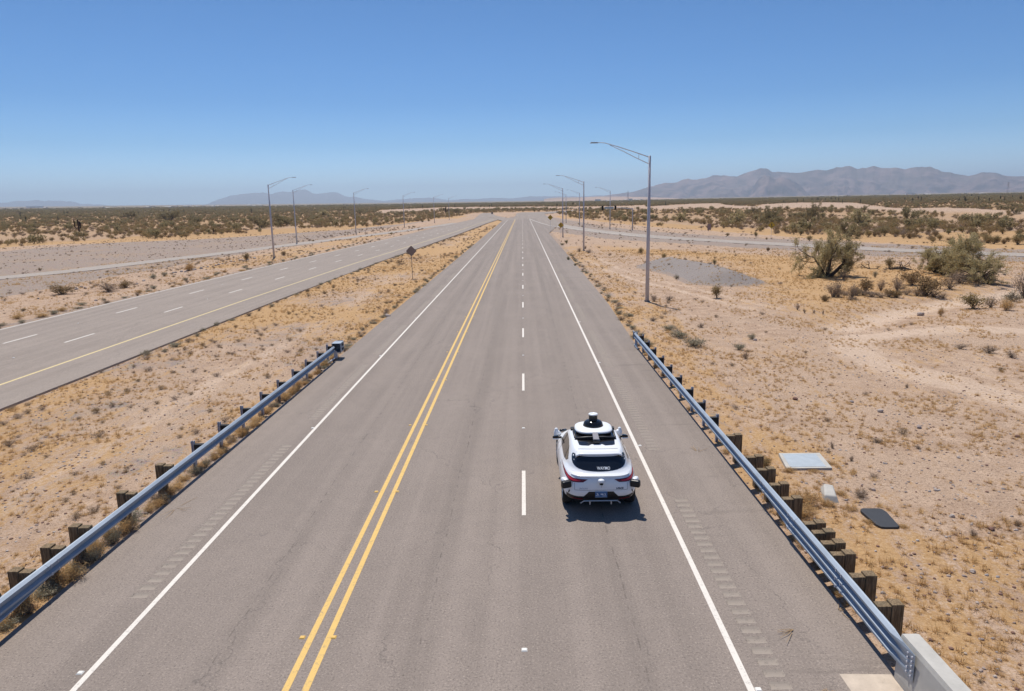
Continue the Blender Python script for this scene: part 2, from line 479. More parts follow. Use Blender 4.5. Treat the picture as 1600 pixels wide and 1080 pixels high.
grass = np.where(med, .36+(n1-.5)*1.1+.36*np.abs((X+15.2)/5.8)**2+np.interp(Y, [40, 90], [0, .36]), grass)
oe = pldist(X, Y, np.vstack([ORANGE_R, ORANGE_R[:1]])); oi_ = inpoly(X, Y, ORANGE_R)
grass = np.where(oi_, np.maximum(grass, .50+.45*np.clip(oe/7, 0, 1)), np.maximum(grass, .50-.5*np.clip(oe/7, 0, 1)))
sl = np.interp(X, SCRUB_L[:, 0], SCRUB_L[:, 1]); o = np.argsort(SCRUB_R[:, 0]); sr = np.interp(X, SCRUB_R[o, 0], SCRUB_R[o, 1])
bandL = (X < -38) & (Y > sl-20) & (Y < sl+70) & (pldist(X, Y, L_RAMP) > 6); bandR = (X > 20) & (Y > sr-16) & (Y < sr+60) & (pldist(X, Y, R_RAMP) > 6)
grass = np.where(bandL | bandR, .85, grass)
rail_r = (X > 6.1) & (X < 10) & (Y < 60)
grass = np.where(rail_r, np.maximum(grass, .80-.12*(X-6.1)+(n2-.5)*.6), grass)
grass = np.where((X > 6) & (Y < 15.5), np.maximum(grass, .68+(n1-.5)*.9), grass)
grass = np.where((X > 6.5) & (X < 10.5) & (Y > 40) & (Y < 130), np.maximum(grass, .55+(n2-.5)*.8), grass)
grass = np.where((X < -37) & (X > -46) & (Y > 95) & (Y < 200), .6+(n2-.5)*.5, grass)
dirtm = inB | inpoly(X, Y, DIRT_A)
grass = np.where(dirtm | (mnd > .25), 0, grass)
gravel = .12+(vnoise(X, Y, 11, 23)-.5)*.5
gravel = np.where(med, .30+(n2-.5)*.9, gravel)
gravel = np.where(mnd > .05, np.maximum(gravel, np.clip(mnd*6, 0, 1.2)), gravel)
dr = np.minimum(pldist(X, Y, R_RAMP), 1e9); dl = pldist(X, Y, L_RAMP)
gravel = np.where((dr > 3) & (dr < 12), .85, gravel); gravel = np.where((dl > 2.4) & (dl < 60) & (X < -50) & (grass < .6) & (Y < sl), .66, gravel)
gravel = np.where(rmg & ~rm, np.maximum(gravel, .55), gravel)
bare = np.clip(.9-wd/3.6, 0, .9)
for ln, w, k in ((RING, 1.6, .68), (RING2, 1.2, .5), (TRACK1, .6, .64), (TRACK2, .6, .58)):
    bare = np.maximum(bare, np.clip(k*(1.5-pldist(X, Y, ln)/w), 0, k))
bare = np.where(med, np.clip(.75-np.abs(X+14.6)/3, 0, 1)*.8, bare)
bare = np.where(dirtm, .40, bare)
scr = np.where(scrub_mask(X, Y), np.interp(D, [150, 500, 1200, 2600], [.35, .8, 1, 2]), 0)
for nme, a in (('grass', grass), ('gravel', gravel), ('bare', bare), ('scrubby', scr)):
    at_ = gme.attributes.new(nme, 'FLOAT', 'POINT'); at_.data.foreach_set('value', np.ascontiguousarray(a, np.float32))
tag(link('ground', gme), kind='structure')

from bisect import bisect_right
ZG = Z.reshape(ny, nx)
def gz(x, y):
    """height of the ground sheet"""
    i = min(max(bisect_right(xs, x)-1, 0), nx-2); j = min(max(bisect_right(ys, y)-1, 0), ny-2)
    u = (x-xs[i])/(xs[i+1]-xs[i]); v = (y-ys[j])/(ys[j+1]-ys[j])
    return float((ZG[j, i]*(1-u)+ZG[j, i+1]*u)*(1-v)+(ZG[j+1, i]*(1-u)+ZG[j+1, i+1]*u)*v)

# ------------------------------------------------------------------ roads
def ribbon(name, ys_, xl, xr, z, mat, parent=None, skirt=0.0):
    b = MB(); vs = []; fs = []
    for y, a, c in zip(ys_, xl, xr):
        zz = z+float(zb(a, y))
        row = [(a, y, zz), (c, y, zz)]
        if skirt: row = [(a-.03, y, zz-skirt)]+row+[(c+.03, y, zz-skirt)]
        vs += row
    k = 4 if skirt else 2
    for i in range(len(ys_)-1):
        for j in range(k-1): fs.append((i*k+j, i*k+j+1, (i+1)*k+j+1, (i+1)*k+j))
    b.add(vs, fs)
    return b.build(name, mat, parent)

def ribbon_line(name, line, hw, z, mat, parent=None, off=0.0, skirt=0.0):
    p = np.asarray(line); t = np.gradient(p, axis=0); t /= np.linalg.norm(t, axis=1)[:, None]
    nrm = np.stack([t[:, 1], -t[:, 0]], -1)
    b = MB(); vs = []; fs = []
    offs = [(-hw, 0), (hw, 0)] if not skirt else [(-hw-.05, -skirt), (-hw, 0), (hw, 0), (hw+.05, -skirt)]
    for q, m_ in zip(p, nrm):
        for o_, dz in offs:
            w = q+m_*(off+o_); vs.append((w[0], w[1], z+dz+float(zb(*w))))
    k = len(offs)
    for i in range(len(p)-1):
        for j in range(k-1): fs.append((i*k+j, i*k+j+1, (i+1)*k+j+1, (i+1)*k+j))
    b.add(vs, [f[::-1] for f in fs] if (np.cross(t[0], nrm[0]) > 0) else fs)
    return b.build(name, mat, parent)

def fill(poly, step):
    """Delaunay fill of a 2D polygon with inner grid points"""
    poly = [tuple(p) for p in poly]; pts = [Vector(p) for p in poly]; n = len(poly)
    a = np.array(poly); g = []
    for x in np.arange(a[:, 0].min()+step*.5, a[:, 0].max(), step):
        for y in np.arange(a[:, 1].min()+step*.5, a[:, 1].max(), step): g.append((x, y))
    if g:
        g = np.array(g); k = inpoly(g[:, 0], g[:, 1], poly) & (pldist(g[:, 0], g[:, 1], poly+[poly[0]]) > step*.3)
        pts += [Vector(q) for q in g[k]]
    r = delaunay_2d_cdt(pts, [(i, (i+1) % n) for i in range(n)], [list(range(n))], 1, 1e-7)
    return r[0], r[2]

MY = list(np.arange(-6, 60, 3.0))+list(np.arange(60, 401, 10.0))
RUM = ((-8.02, [(13, 22.2), (25.2, 34.2), (37, 46), (49, 58), (61, 70), (73, 82)]), (4.07, [(4, 17.6), (21.4, 31.0), (33, 43), (46, 55), (58, 67), (70, 79), (82, 91)]))
RX = [(-8.22, -7.82), (3.87, 4.27)]
b = MB()
for xl, xr_, sk in ((MAIN_L, lambda y: RX[0][0], 1), (lambda y: RX[0][1], lambda y: RX[1][0], 0), (lambda y: RX[1][1], MAIN_R, 2)):
    vs = []; k = 3 if sk else 2
    for y in MY:
        row = [(float(xl(y)), y, 0), (float(xr_(y)), y, 0)]
        if sk == 1: row = [(row[0][0]-.03, y, -.2)]+row
        if sk == 2: row = row+[(row[1][0]+.03, y, -.2)]
        vs += row
    b.add(vs, [(i*k+j, i*k+j+1, (i+1)*k+j+1, (i+1)*k+j) for i in range(len(MY)-1) for j in range(k-1)])
main = b.build('main_road', M['asphalt'])
tag(main, kind='structure')
yy = list(np.arange(-4, 396, 8.0))
for nm, x, w, mt, y1 in (('white_edge_line', LINE_L, .11, 'white_paint', 372), ('white_edge_line', LINE_R, .115, 'white_paint', 376), ('yellow_line', YEL-.165, .118, 'yellow_paint', 395), ('yellow_line', YEL+.165, .118, 'yellow_paint', 395)):
    q = [y for y in yy if y < y1]+[y1]
    ribbon(nm, q, [x-w/2]*len(q), [x+w/2]*len(q), .004, M[mt], main)
for k in range(-1, 30):
    y0 = 16.69+12.19*k
    ribbon('lane_dash', [y0, y0+3.05], [DASH_X-.052]*2, [DASH_X+.052]*2, .004, M['white_paint'], main)
def rumble(x0, spans, xa, xb):
    # the strip of road that carries the milled grooves: real hollows 15 mm deep
    rows = [(-6.0, 0.0, 0)]
    for a, c in spans:
        y = a
        while y < c:
            for q in np.linspace(0, 1, 6): rows.append((y+.19*q, -.022*math.sin(PI*q)**.8, 1 if q < 1 else 0))
            y += .305
    rows.append((400.0, 0.0, 0))
    b = MB(); vs = []; fs = []; ms = []
    for i, (y, z, g) in enumerate(rows):
        w = [xa, xa+.02, xa+.05, xb-.05, xb-.02, xb]; zz = [0, 0, z, z, 0, 0]; j = .008*math.sin(i*2.3)
        vs += [(x+(j if 0 < n_ < 5 else 0), y, z_) for n_, (x, z_) in enumerate(zip(w, zz))]
    for i in range(len(rows)-1):
        for k in range(5): b.m.append(rows[i][2] if 0 < k < 4 else 0); fs.append((i*6+k, i*6+k+1, (i+1)*6+k+1, (i+1)*6+k))
    m_ = b.m; b.m = []; b.add(vs, fs); b.m = m_
    return b.build('rumble_strip', [M['asphalt'], M['dust']], main)
for (x0, sp__), (xa, xb) in zip(RUM, RX): rumble(x0, sp__, xa, xb)

Ly = list(np.arange(-40, 60, 10))+list(np.arange(60, 441, 8))
opp = ribbon('opposing_road', Ly, [L_LEFT+float(L_SHIFT(y)) for y in Ly], [L_RIGHT+float(L_SHIFT(y)) for y in Ly], -.01, M['asphalt_old'], None, .2)
tag(opp, kind='structure')
def lline(nm, x, w, mt, y1):
    q = [y for y in Ly if y < y1]
    ribbon(nm, q, [x-w/2+float(L_SHIFT(y)) for y in q], [x+w/2+float(L_SHIFT(y)) for y in q], -.006, M[mt], opp)
lline('yellow_line', L_YEL, .15, 'yellow_pale', 425)
lline('white_edge_line', L_LEFT+.22, .16, 'white_worn', 190)
for x, ph in ((-28.15, 0), (-31.95, 0)):
    for k in range(0, 22):
        y0 = 29.6+12.19*k+ph
        sh = float(L_SHIFT(y0)); sh2 = float(L_SHIFT(y0+3.05))
        ribbon('lane_dash', [y0, y0+3.05], [x-.075+sh, x-.075+sh2], [x+.075+sh, x+.075+sh2], -.006, M['white_paint'], opp)
lr = ribbon_line('frontage_ramp', L_RAMP, 2.4, -.014, M['asphalt_pale'], None, 0, .2)
tag(lr, kind='structure')
rr = ribbon_line('exit_ramp', R_RAMP, 3.1, -.018, M['asphalt_pale'], None, 0, .2)
tag(rr, kind='structure')
v2, f2 = fill([(6.5, 185), (11.8, 247), (8.2, 345), (3.6, 345), (3.6, 185)], 30)
tag(MB().add([(p[0], p[1], -.005) for p in v2], f2).build('gore_pavement', M['asphalt'], None), kind='structure')
v2, f2 = fill(CROSS, 25)
tag(MB().add([(p[0], p[1], float(zb(p[0], p[1]))-.002+.03*(p[1] > 401)) for p in v2], f2).build('crossing_pavement', M['asphalt_old']), kind='structure')
gl = smooth_line([(3.55, 374), (6.2, 310), (9.3, 260), (12.6, 236), (18, 205), (26.9, 161)], 8)
ribbon_line('white_edge_line', gl, .14, -.0005+.004, M['white_paint'], rr)

# ------------------------------------------------------------------ mountains
def mountain_material(name, a, b, c):
    t = NT(name)
    n = t.noise(.004, 8, .65); m = t.noise(.0011, 5, .6)
    k = t.mix(t.ramp(n, .36, .64), c4(*a), c4(*b))
    t.col(t.mix(t.ramp(m, .52, .68, 0, .8), k, c4(*c)))
    return t.mat

def px_dir(px, py):
    d = FWD+((px-800)/F_PX)*RT-((py-540)/F_PX)*UPV
    return math.atan2(d[0], d[1]), d[2]/math.hypot(d[0], d[1])

def hills(name, prof, dist, depth, seed, mat, ncol=420, nrow=26, rough=.22):
    aa = np.array([px_dir(*p) for p in prof]); az = np.linspace(aa[0, 0], aa[-1, 0], ncol)
    tan_ridge = np.interp(az, aa[:, 0], aa[:, 1])
    jag = (vnoise(az*dist, az*0, depth*.07, seed+5, 4)-.5)*1.1; tan_ridge = tan_ridge+jag*np.maximum(tan_ridge-.003, 0)*.30
    V = []
    for j in range(nrow):
        t = j/(nrow-1)
        d = dist-depth*(1-t*1.25)
        x, y = d*np.sin(az), d*np.cos(az)
        base = zb(x, y)
        ridge = np.maximum(CAM_H+tan_ridge*dist-zb(dist*np.sin(az), dist*np.cos(az)), 0)
        tt = t*1.25
        shp = (tt**1.35 if tt <= 1 else 1-(tt-1)*1.6)
        sp1 = np.abs(vnoise(az*dist, np.full(ncol, d*.55), depth*.22, seed, 5)-.5)*2
        sp2 = vnoise(az*dist, np.full(ncol, d), depth*.07, seed+1, 4)-.5
        w = math.sin(min(tt, 1)*PI)
        h = ridge*(shp-rough*w*(1.7*(.55-sp1))*1.0+.16*w*sp2)
        if abs(tt-1) < .03: h = ridge
        V.append(np.stack([x, y, base+np.maximum(h, 0)-(20 if j == 0 else 6)], -1))
    V = np.array(V).reshape(-1, 3); ix = np.arange(nrow*ncol).reshape(nrow, ncol)
    f = np.stack([ix[:-1, :-1], ix[:-1, 1:], ix[1:, 1:], ix[1:, :-1]], -1).reshape(-1, 4)
    return tag(link(name, np_mesh(name, V, f, [mat], smooth=False)), kind='structure')

PR = [(935, 309), (950, 304), (985, 299), (1000, 296), (1015, 291), (1040, 285), (1060, 283.5), (1075, 279), (1090, 281), (1105, 277.5), (1130, 273.5), (1150, 275), (1165, 271), (1185, 266), (1200, 263.5), (1215, 264.5), (1240, 267), (1265, 266.5),
      (1280, 263), (1300, 261), (1307, 259.5), (1315, 261.5), (1327, 260.5), (1340, 264.5), (1365, 259.5), (1380, 262), (1395, 259.5), (1415, 264), (1440, 265), (1465, 264), (1490, 270), (1515, 273.5), (1537, 270), (1565, 272), (1585, 275), (1600, 275), (1680, 280), (1800, 290), (1900, 300)]
hills('hills', PR, 14000, 4200, 7, mountain_material('hill_rock', (.055, .036, .038), (.235, .15, .13), (.12, .085, .07)), 800, 90, .75)
PL = [(310, 324), (330, 316), (345, 311.5), (360, 306), (375, 301.5), (400, 302.5), (430, 301), (452, 299.5), (465, 297.5), (475, 297), (490, 302), (505, 303.5), (520, 301), (530, 302), (545, 307), (575, 312), (600, 313.5), (620, 312), (650, 309.5), (670, 309), (700, 312), (740, 310.5), (770, 308.5), (800, 309.5),
      (830, 306.5), (850, 306), (880, 307), (910, 306.5), (950, 305), (1000, 306), (1040, 309)]
hm = mountain_material('far_hill_rock', (.10, .07, .06), (.16, .115, .10), (.13, .10, .08))
hills('hills.001', PL, 26000, 5000, 17, hm, 420, 16)
hills('hills.002', [(-300, 320), (-120, 313), (0, 316), (40, 315), (78, 312), (90, 312.5), (130, 318), (160, 320), (200, 323)], 26500, 3500, 27, hm, 160, 10)
hills('hills.003', [(850, 310), (870, 308.5), (900, 308), (940, 306.5), (985, 307), (1030, 307.5), (1060, 309)], 7500, 2500, 33, mountain_material('plateau_soil', (.36, .24, .17), (.42, .29, .21), (.25, .19, .14)), 120, 10)

# ------------------------------------------------------------------ guard rails
W_PROF = [(0, .440), (.020, .448), (.083, .487), (.083, .530), (.012, .577), (.012, .620), (.083, .667), (.083, .710), (.020, .749), (0, .757)]
T_PROF = [(0, .290), (.020, .298), (.083, .337), (.083, .375), (.012, .420), (.012, .455), (.083, .497), (.083, .535), (.012, .580), (.012, .625), (.083, .667), (.083, .710), (.020, .752), (0, .762)]
W_AS_T = [(0, .438), (.010, .440), (.02, .442), (.022, .444), (.022, .446), (.022, .448), (.083, .487), (.083, .530), (.012, .577), (.012, .620), (.083, .667), (.083, .710), (.020, .752), (0, .760)]
def beam_mesh(stations, th=.006):
    """stations: list of (x, y, side, profile)"""
    b = MB(); n = len(stations[0][3]); vs = []; fs = []
    for x, y, s, pr in stations:
        vs += [(x+s*d, y, z) for d, z in pr]+[(x+s*(d-th), y, z) for d, z in pr]
    k = 2*n
    for i in range(len(stations)-1):
        for j in range(n-1):
            a, c = i*k+j, (i+1)*k+j
            fs.append((a, a+1, c+1, c)); fs.append((a+n, c+n, c+n+1, a+n+1))
        for j in (0, n-1):
            a, c = i*k+j, (i+1)*k+j
            fs.append((a, c, c+n, a+n))
    for e in (0, len(stations)-1):
        for j in range(n-1):
            a = e*k+j; fs.append((a, a+1, a+n+1, a+n))
    return b.add(vs, fs)

BOLT = MB().lathe((0, 0, 0), [(.017, 0), (.017, .012), (.008, .016)], 8, 0, 'x').build('bolt', M['galv_dull'])
BOLT_ME = BOLT.data; bpy.data.objects.remove(BOLT)
def bolt(x, y, z, s, parent, k=1.0):
    o = link('bolt', BOLT_ME, parent); o.location = (x, y, z); o.scale = (s*k, k, k)
def splice(parent, x, y, s, zs=(.487, .53, .667, .71)):
    for z in zs:
        for dy in (-.11, .11): bolt(x+s*.083, y+dy, z, s, parent)

def guard_post(y, x, s, wooden, g, parent, tall=.85):
    """x is the back of the beam, s points to the road"""
    b = MB()
    if wooden:
        b.box((x-s*.345, y, (g-.1+tall)/2), (.21, .21, tall-g+.1))
        p = b.build('post', M['wood'], parent, bevel=.008)
        p.location.z = random.uniform(-.02, .015)
        MB().box((x-s*.121, y, .615), (.232, .18, .40)).build('spacer_block', M['wood'], p, bevel=.008)
    else:
        xx = x-s*.275
        b.box((xx, y, (g-.1+tall+.03)/2), (.012, .10, tall+.03-g+.1)); b.box((xx-.075, y, (g-.1+tall+.03)/2), (.010, .10, tall+.03-g+.1)); b.box((xx-.0375, y, (g-.1+tall+.03)/2), (.064, .008, tall+.02-g+.1))
        p = b.build('post', M['galv_dull'], parent)
        MB().box((x-s*.134, y, .60), (.26, .15, .36)).build('spacer_block', M['dark_block'], p, bevel=.006)

gl_ = empty('guardrail', (0, 0, 0))
tag(gl_, 'galvanised steel guardrail along the left shoulder of the near road', 'guardrail', 'guardrails along the near road')
xL = -9.86
st = [(xL, y, 1, T_PROF) for y in (2, 11.3)]+[(xL, y, 1, W_AS_T) for y in (13.1, 20.7, 28.3, 34.6)]+[(xL-.02, 35.4, 1, W_AS_T)]
bm_ = beam_mesh(st); beam = bm_.build('beam', M['galv'], gl_)
for y in (5.6, 13.2, 20.8, 28.4): splice(beam, xL, y, 1)
b = beam_mesh([(xL+.006, 13.0, 1, W_AS_T), (xL+.006, 13.4, 1, W_AS_T)]).build('lap_joint', M['galv'], beam)
for y in (3.2, 5.1, 7.0, 8.9, 10.8, 11.75, 12.7, 13.66, 14.6, 16.5, 18.4, 20.3, 22.2, 24.1, 26.0, 27.9, 29.8, 31.7, 33.6, 35.3):
    guard_post(y, xL, 1, y < 20.0, gz(xL-.3, y), gl_)
b = MB(); b.box((xL+.06, 36.35, .61), (.40, .05, .52)); b.box((xL-.16, 36.0, .61), (.03, .7, .42)); b.box((xL+.28, 36.0, .61), (.03, .66, .40))
b.box((xL+.06, 36.0, .84), (.46, .68, .025)); b.box((xL+.06, 36.0, .38), (.44, .66, .025))
hd = b.build('end_terminal', M['galv'], gl_)
b = MB(); b.box((xL+.06, 36.385, .73), (.36, .015, .19)); b.box((xL+.06, 36.385, .49), (.36, .015, .19)); b.box((xL+.302, 36.05, .72), (.012, .34, .12)); b.box((xL+.302, 36.05, .50), (.012, .34, .12)); b.build('recess_shade', M['dark_block'], hd)  # thin dark plates stand in for the shade inside the head's openings
b = MB(); b.tube([(xL-.05, 34.3, .12), (xL+.02, 35.6, .12)], .04, 6); b.box((xL, 35.7, .2), (.15, .15, .5)); b.build('ground_strut', M['galv_dull'], gl_)

gr_ = empty('guardrail', (0, 0, 0))
tag(gr_, 'galvanised steel guardrail along the right shoulder, bolted to a concrete barrier', 'guardrail', 'guardrails along the near road')
xR = 6.06
st = [(xR, y, -1, W_AS_T) for y in (37.9, 30, 24.5, 16.9)]+[(xR, 15.0, -1, T_PROF), (xR, 12, -1, T_PROF), (xR-.01, 10.55, -1, T_PROF)]
beam = beam_mesh(st).build('beam', M['galv'], gr_)
for y in (32.2, 24.6): splice(beam, xR, y, -1)
for y in (16.9, 15.0, 12.5): splice(beam, xR, y, -1, (.337, .375, .497, .535, .667, .71))
beam_mesh([(xR-.006, 14.75, -1, T_PROF), (xR-.006, 15.2, -1, T_PROF)]).build('lap_joint', M['galv'], beam)
beam_mesh([(xR-.006, 11.0, -1, T_PROF), (xR-.006, 11.35, -1, T_PROF)]).build('lap_joint', M['galv'], beam)
for y in (11.25, 12.2, 13.05, 13.5, 13.98, 14.45, 15.75, 16.6, 17.55, 18.5, 20.4):
    guard_post(y, xR, -1, True, gz(xR+.3, y), gr_)
for y in (22.3, 24.0, 25.8, 27.7, 29.6, 31.4, 33.3, 35.05, 36.8):
    guard_post(y, xR, -1, False, gz(xR+.3, y), gr_)
FL = [(.0, z) for d, z in T_PROF]
shoe = beam_mesh([(xR-.012, 10.56, -1, T_PROF), (xR-.055, 10.22, -1, [(d*.25, z) for d, z in T_PROF]), (xR-.062, 9.86, -1, FL)]).build('end_shoe', M['galv'], gr_)
for z in (.36, .44, .53, .61, .69):
    for y in (9.92, 10.04): bolt(xR-.063, y, z, -1, shoe, 1.3)
b = MB(); b.box((xR-.05, 37.95, .60), (.16, .03, .36)); b.tube([(xR-.05, 37.9, .6), (xR-.03, 37.2, .10)], .022, 6); b.box((xR+.06, 37.95, .35), (.13, .13, .85)); b.tube([(xR-.02, 38, .06), (xR-.02, 36.9, .06)], .04, 6)
b.box((xR-.05, 38.15, .62), (.03, .45, .33))
b.build('end_terminal', M['galv'], gr_)

# concrete barrier: near end of the right rail
b = MB(); sec = [(6.00, -.1), (6.00, .12), (6.045, .72), (6.07, .80), (6.33, .80), (6.355, .74), (6.38, -.1)]
ys_ = [10.42, 10.36, 4.0]; vs = []
for k, y in enumerate(ys_):
    for x, z in sec:
        xx = 6.19+(x-6.19)*(.86 if k == 0 else 1); vs.append((xx+.0*(10.4-y), y, z-(.03 if k == 0 and z > .5 else 0)))
n = len(sec); fs = []
for i in range(2):
    for j in range(n): fs.append((i*n+j, i*n+(j+1) % n, (i+1)*n+(j+1) % n, (i+1)*n+j))
fs += [tuple(range(n-1, -1, -1)), tuple(range(2*n, 3*n))]
cb = b.add(vs, fs).build('concrete_barrier', M['concrete'])
tag(cb, 'smooth grey concrete barrier that the right guardrail is bolted to', 'barrier')
b = MB(); b.add([(5.17, 6, .003), (5.99, 6, .003), (5.99, 10.45, .003), (5.15, 10.47, .003)], [(0, 1, 2, 3)])
tag(b.build('concrete_apron', M['concrete_tan']), 'pale concrete apron slab let into the asphalt at the foot of the concrete barrier', 'slab')
# ------------------------------------------------------------------ covers and blocks beside the right rail
def loft_slab(name, poly, z0, z1, mat, parent=None, bevel=.01):
    n = len(poly); g = MB().add([(x, y, z0) for x, y in poly]+[(x, y, z1) for x, y in poly], [tuple(range(n, 2*n)), tuple(range(n-1, -1, -1))]+[(i, (i+1) % n, n+(i+1) % n, n+i) for i in range(n)])
    return g.build(name, mat, parent, bevel=bevel)
gz0 = gz(8.3, 20.1)
pb = loft_slab('utility_vault', [(7.58, 19.5), (8.90, 19.5), (9.05, 20.76), (7.80, 20.78)], gz0-.1, gz0+.09, M['concrete'])
tag(pb, 'square concrete vault with a blue grey steel lid in the dirt by the right guardrail', 'utility vault')
loft_slab('lid', [(7.72, 19.60), (8.76, 19.60), (8.89, 20.66), (7.87, 20.68)], gz0+.08, gz0+.097, plain('blue_steel_lid', (.38, .42, .45), .6, .2, .2, 5), pb, .004)
mt = loft_slab('vault_cover', [(8.36, 16.62), (8.33, 16.5), (8.34, 15.75), (8.40, 15.63), (8.50, 15.60), (8.76, 15.60), (8.84, 15.66), (8.93, 16.45), (8.90, 16.6), (8.82, 16.66), (8.44, 16.68)], gz(8.6, 16.1)-.03, gz(8.6, 16.1)+.07, plain('charcoal_plastic', (.035, .037, .042), .7, 0, .15, 6), None, .02)
tag(mt, 'flat charcoal plastic cover with rounded corners lying on the dirt', 'cover')
b = MB(); z = gz(8, 17.5); b.add([(7.68, 17.15, z-.05), (8.08, 17.12, z-.05), (8.32, 18.1, z-.05), (7.98, 18.2, z-.05), (7.74, 17.3, z+.16), (8.03, 17.25, z+.14), (8.2, 17.85, z+.2), (7.98, 17.9, z+.22)], [(3, 2, 1, 0), (4, 5, 6, 7), (0, 1, 5, 4), (1, 2, 6, 5), (2, 3, 7, 6), (3, 0, 4, 7)])
tag(b.build('concrete_block', M['concrete'], None, bevel=.03), 'broken pale concrete block half hidden by dry grass between vault and charcoal cover', 'block')

# ------------------------------------------------------------------ raised pavement markers
def marker(mat_c, name):
    m_ = plain(name, mat_c, .35, 0, .05, 20)
    b = MB().box((0, 0, .009), (.105, .10, .018), 0, 0, .7)
    return b.build('pavement_marker', m_)
mk = []
def put_markers(proto, pts, label, group):
    for i, (x, y) in enumerate(pts):
        o = proto if i == 0 else proto.copy()
        if i: C.objects.link(o)
        o.location = (x, y, .001); tag(o, label, 'marker', group)
wm = marker((.78, .75, .68), 'white_reflector'); ym = marker((.72, .45, .12), 'amber_reflector')
put_markers(wm, [(DASH_X, 11.18+12.5*k if k == 0 else 11.6+12.19*k) for k in range(9)], 'small white raised marker midway between two white lane dashes', 'white markers on the dash line')
wm2 = wm.copy(); C.objects.link(wm2)
put_markers(wm2, [(-7.74, 10.64), (-7.69, 24.13), (-7.69, 36.4), (-7.69, 49), (-7.69, 61), (3.69, 10.1), (3.69, 21.8), (3.69, 34), (3.69, 46.2)], 'small white raised marker beside a solid white edge line', 'white markers by the edge lines')
put_markers(ym, [(x, y) for y in (11.6, 18.3, 24.3, 30.9, 37.1, 43.2, 49.3, 55.4) for x in (-4.19, -3.61)], 'small amber raised marker beside the double yellow line', 'amber markers by the yellow lines')
wm3 = wm.copy(); C.objects.link(wm3)
put_markers(wm3, [(-30.2+a, y) for a, y in ((2.05, 37.4), (-1.75, 49.2), (2.05, 61.7), (-1.75, 73.9))], 'small white raised marker on the opposing road', 'white markers on the opposing road')

# ------------------------------------------------------------------ lamp posts
def lamp_post(loc, side, label, h=11.1, turn=0.0, arm=3.95, group='street lamps along the roads'):
    t = empty('street_lamp', loc, turn)
    tag(t, label, 'street lamp', group)
    MB().tube([(0, 0, .05), (0, 0, h*.5), (0, 0, h)], [.155, .125, .09], 12).build('pole', M['galv_dull'], t, True)
    b = MB().box((0, 0, .03), (.42, .42, .05))
    for i in (-1, 1):
        for j in (-1, 1): b.lathe((i*.16, j*.16, .05), [(.025, 0), (.025, .06)], 6)
    b.build('base_plate', M['rebar_dark'], t)
    MB().lathe((0, 0, -.35), [(.42, 0), (.42, .345), (.40, .355)], 16).build('footing', M['concrete_tan'], t)
    s = side; b = MB()
    up = [(0, 0, h-.12), (s*arm*.30, 0, h+.30), (s*arm*.62, 0, h+.72), (s*arm*.86, 0, h+1.0), (s*arm, 0, h+1.04)]
    lo = [(0, 0, h-.62), (s*arm*.25, 0, h-.16), (s*arm*.5, 0, h+.35), (s*arm*.76, 0, h+.83)]
    b.tube(up, [.034, .032, .030, .027, .025], 8); b.tube(lo, [.028, .026, .024, .022], 8)
    b.tube([(s*arm*.21, 0, h+.17), (s*arm*.21, 0, h-.24)], .018, 6)
    b.tube([(0, 0, h-.18), (0, 0, h-.02)], .075, 10); b.tube([(0, 0, h-.70), (0, 0, h-.54)], .082, 10)
    a = b.build('arm', M['galv_dull'], t, True)
    b = MB().box((s*(arm+.25), 0, h+1.03), (.62, .26, .085), 0, 0, .8); b.build('luminaire', plain('lamp_housing', (.30, .31, .33), .5, .3), a, bevel=.02)
    return t
def pw(px, py): 
    q = at(px, py); return (q[0], q[1], gz(q[0], q[1]))
lamp_post(pw(1011, 472.5), -1, 'tallest grey street lamp, on the right verge close to the near road')
lamp_post(pw(912, 392), -1, 'second grey street lamp on the right verge, its foot in dry brush')
lamp_post(pw(879.5, 371), -1, 'grey street lamp on the right verge just behind the nearer yellow warning sign')
lamp_post(pw(953, 358), -1, 'grey street lamp beyond the exit ramp, in line with the traffic signal heads')
lamp_post(pw(905.5, 352.5), -1, 'grey street lamp beyond the exit ramp, left of the one in line with the signals')
lamp_post(pw(884.5, 348.5), -1, 'faint far street lamp beyond the exit ramp, the leftmost of those past the ramp')
lamp_post(pw(428.5, 404), 1, 'nearest street lamp between the frontage ramp and the opposing road', 11.4)
lamp_post(pw(464, 380), 1, 'second street lamp on the left, at the far edge of the frontage ramp', 12.0)
lamp_post(pw(556.5, 366.5), 1, 'third street lamp on the left, at the edge of the frontage ramp by orange grass', 11.8)
lamp_post(pw(632, 356), 1, 'fourth street lamp on the left, where the frontage ramp joins the opposing road', 11.6)
lamp_post(pw(679, 348.5), 1, 'fifth street lamp on the left, small and far down the opposing road', 11.6)
lamp_post(pw(702, 344), 1, 'sixth and farthest street lamp on the left, faint beside the dark cactus', 11.6)

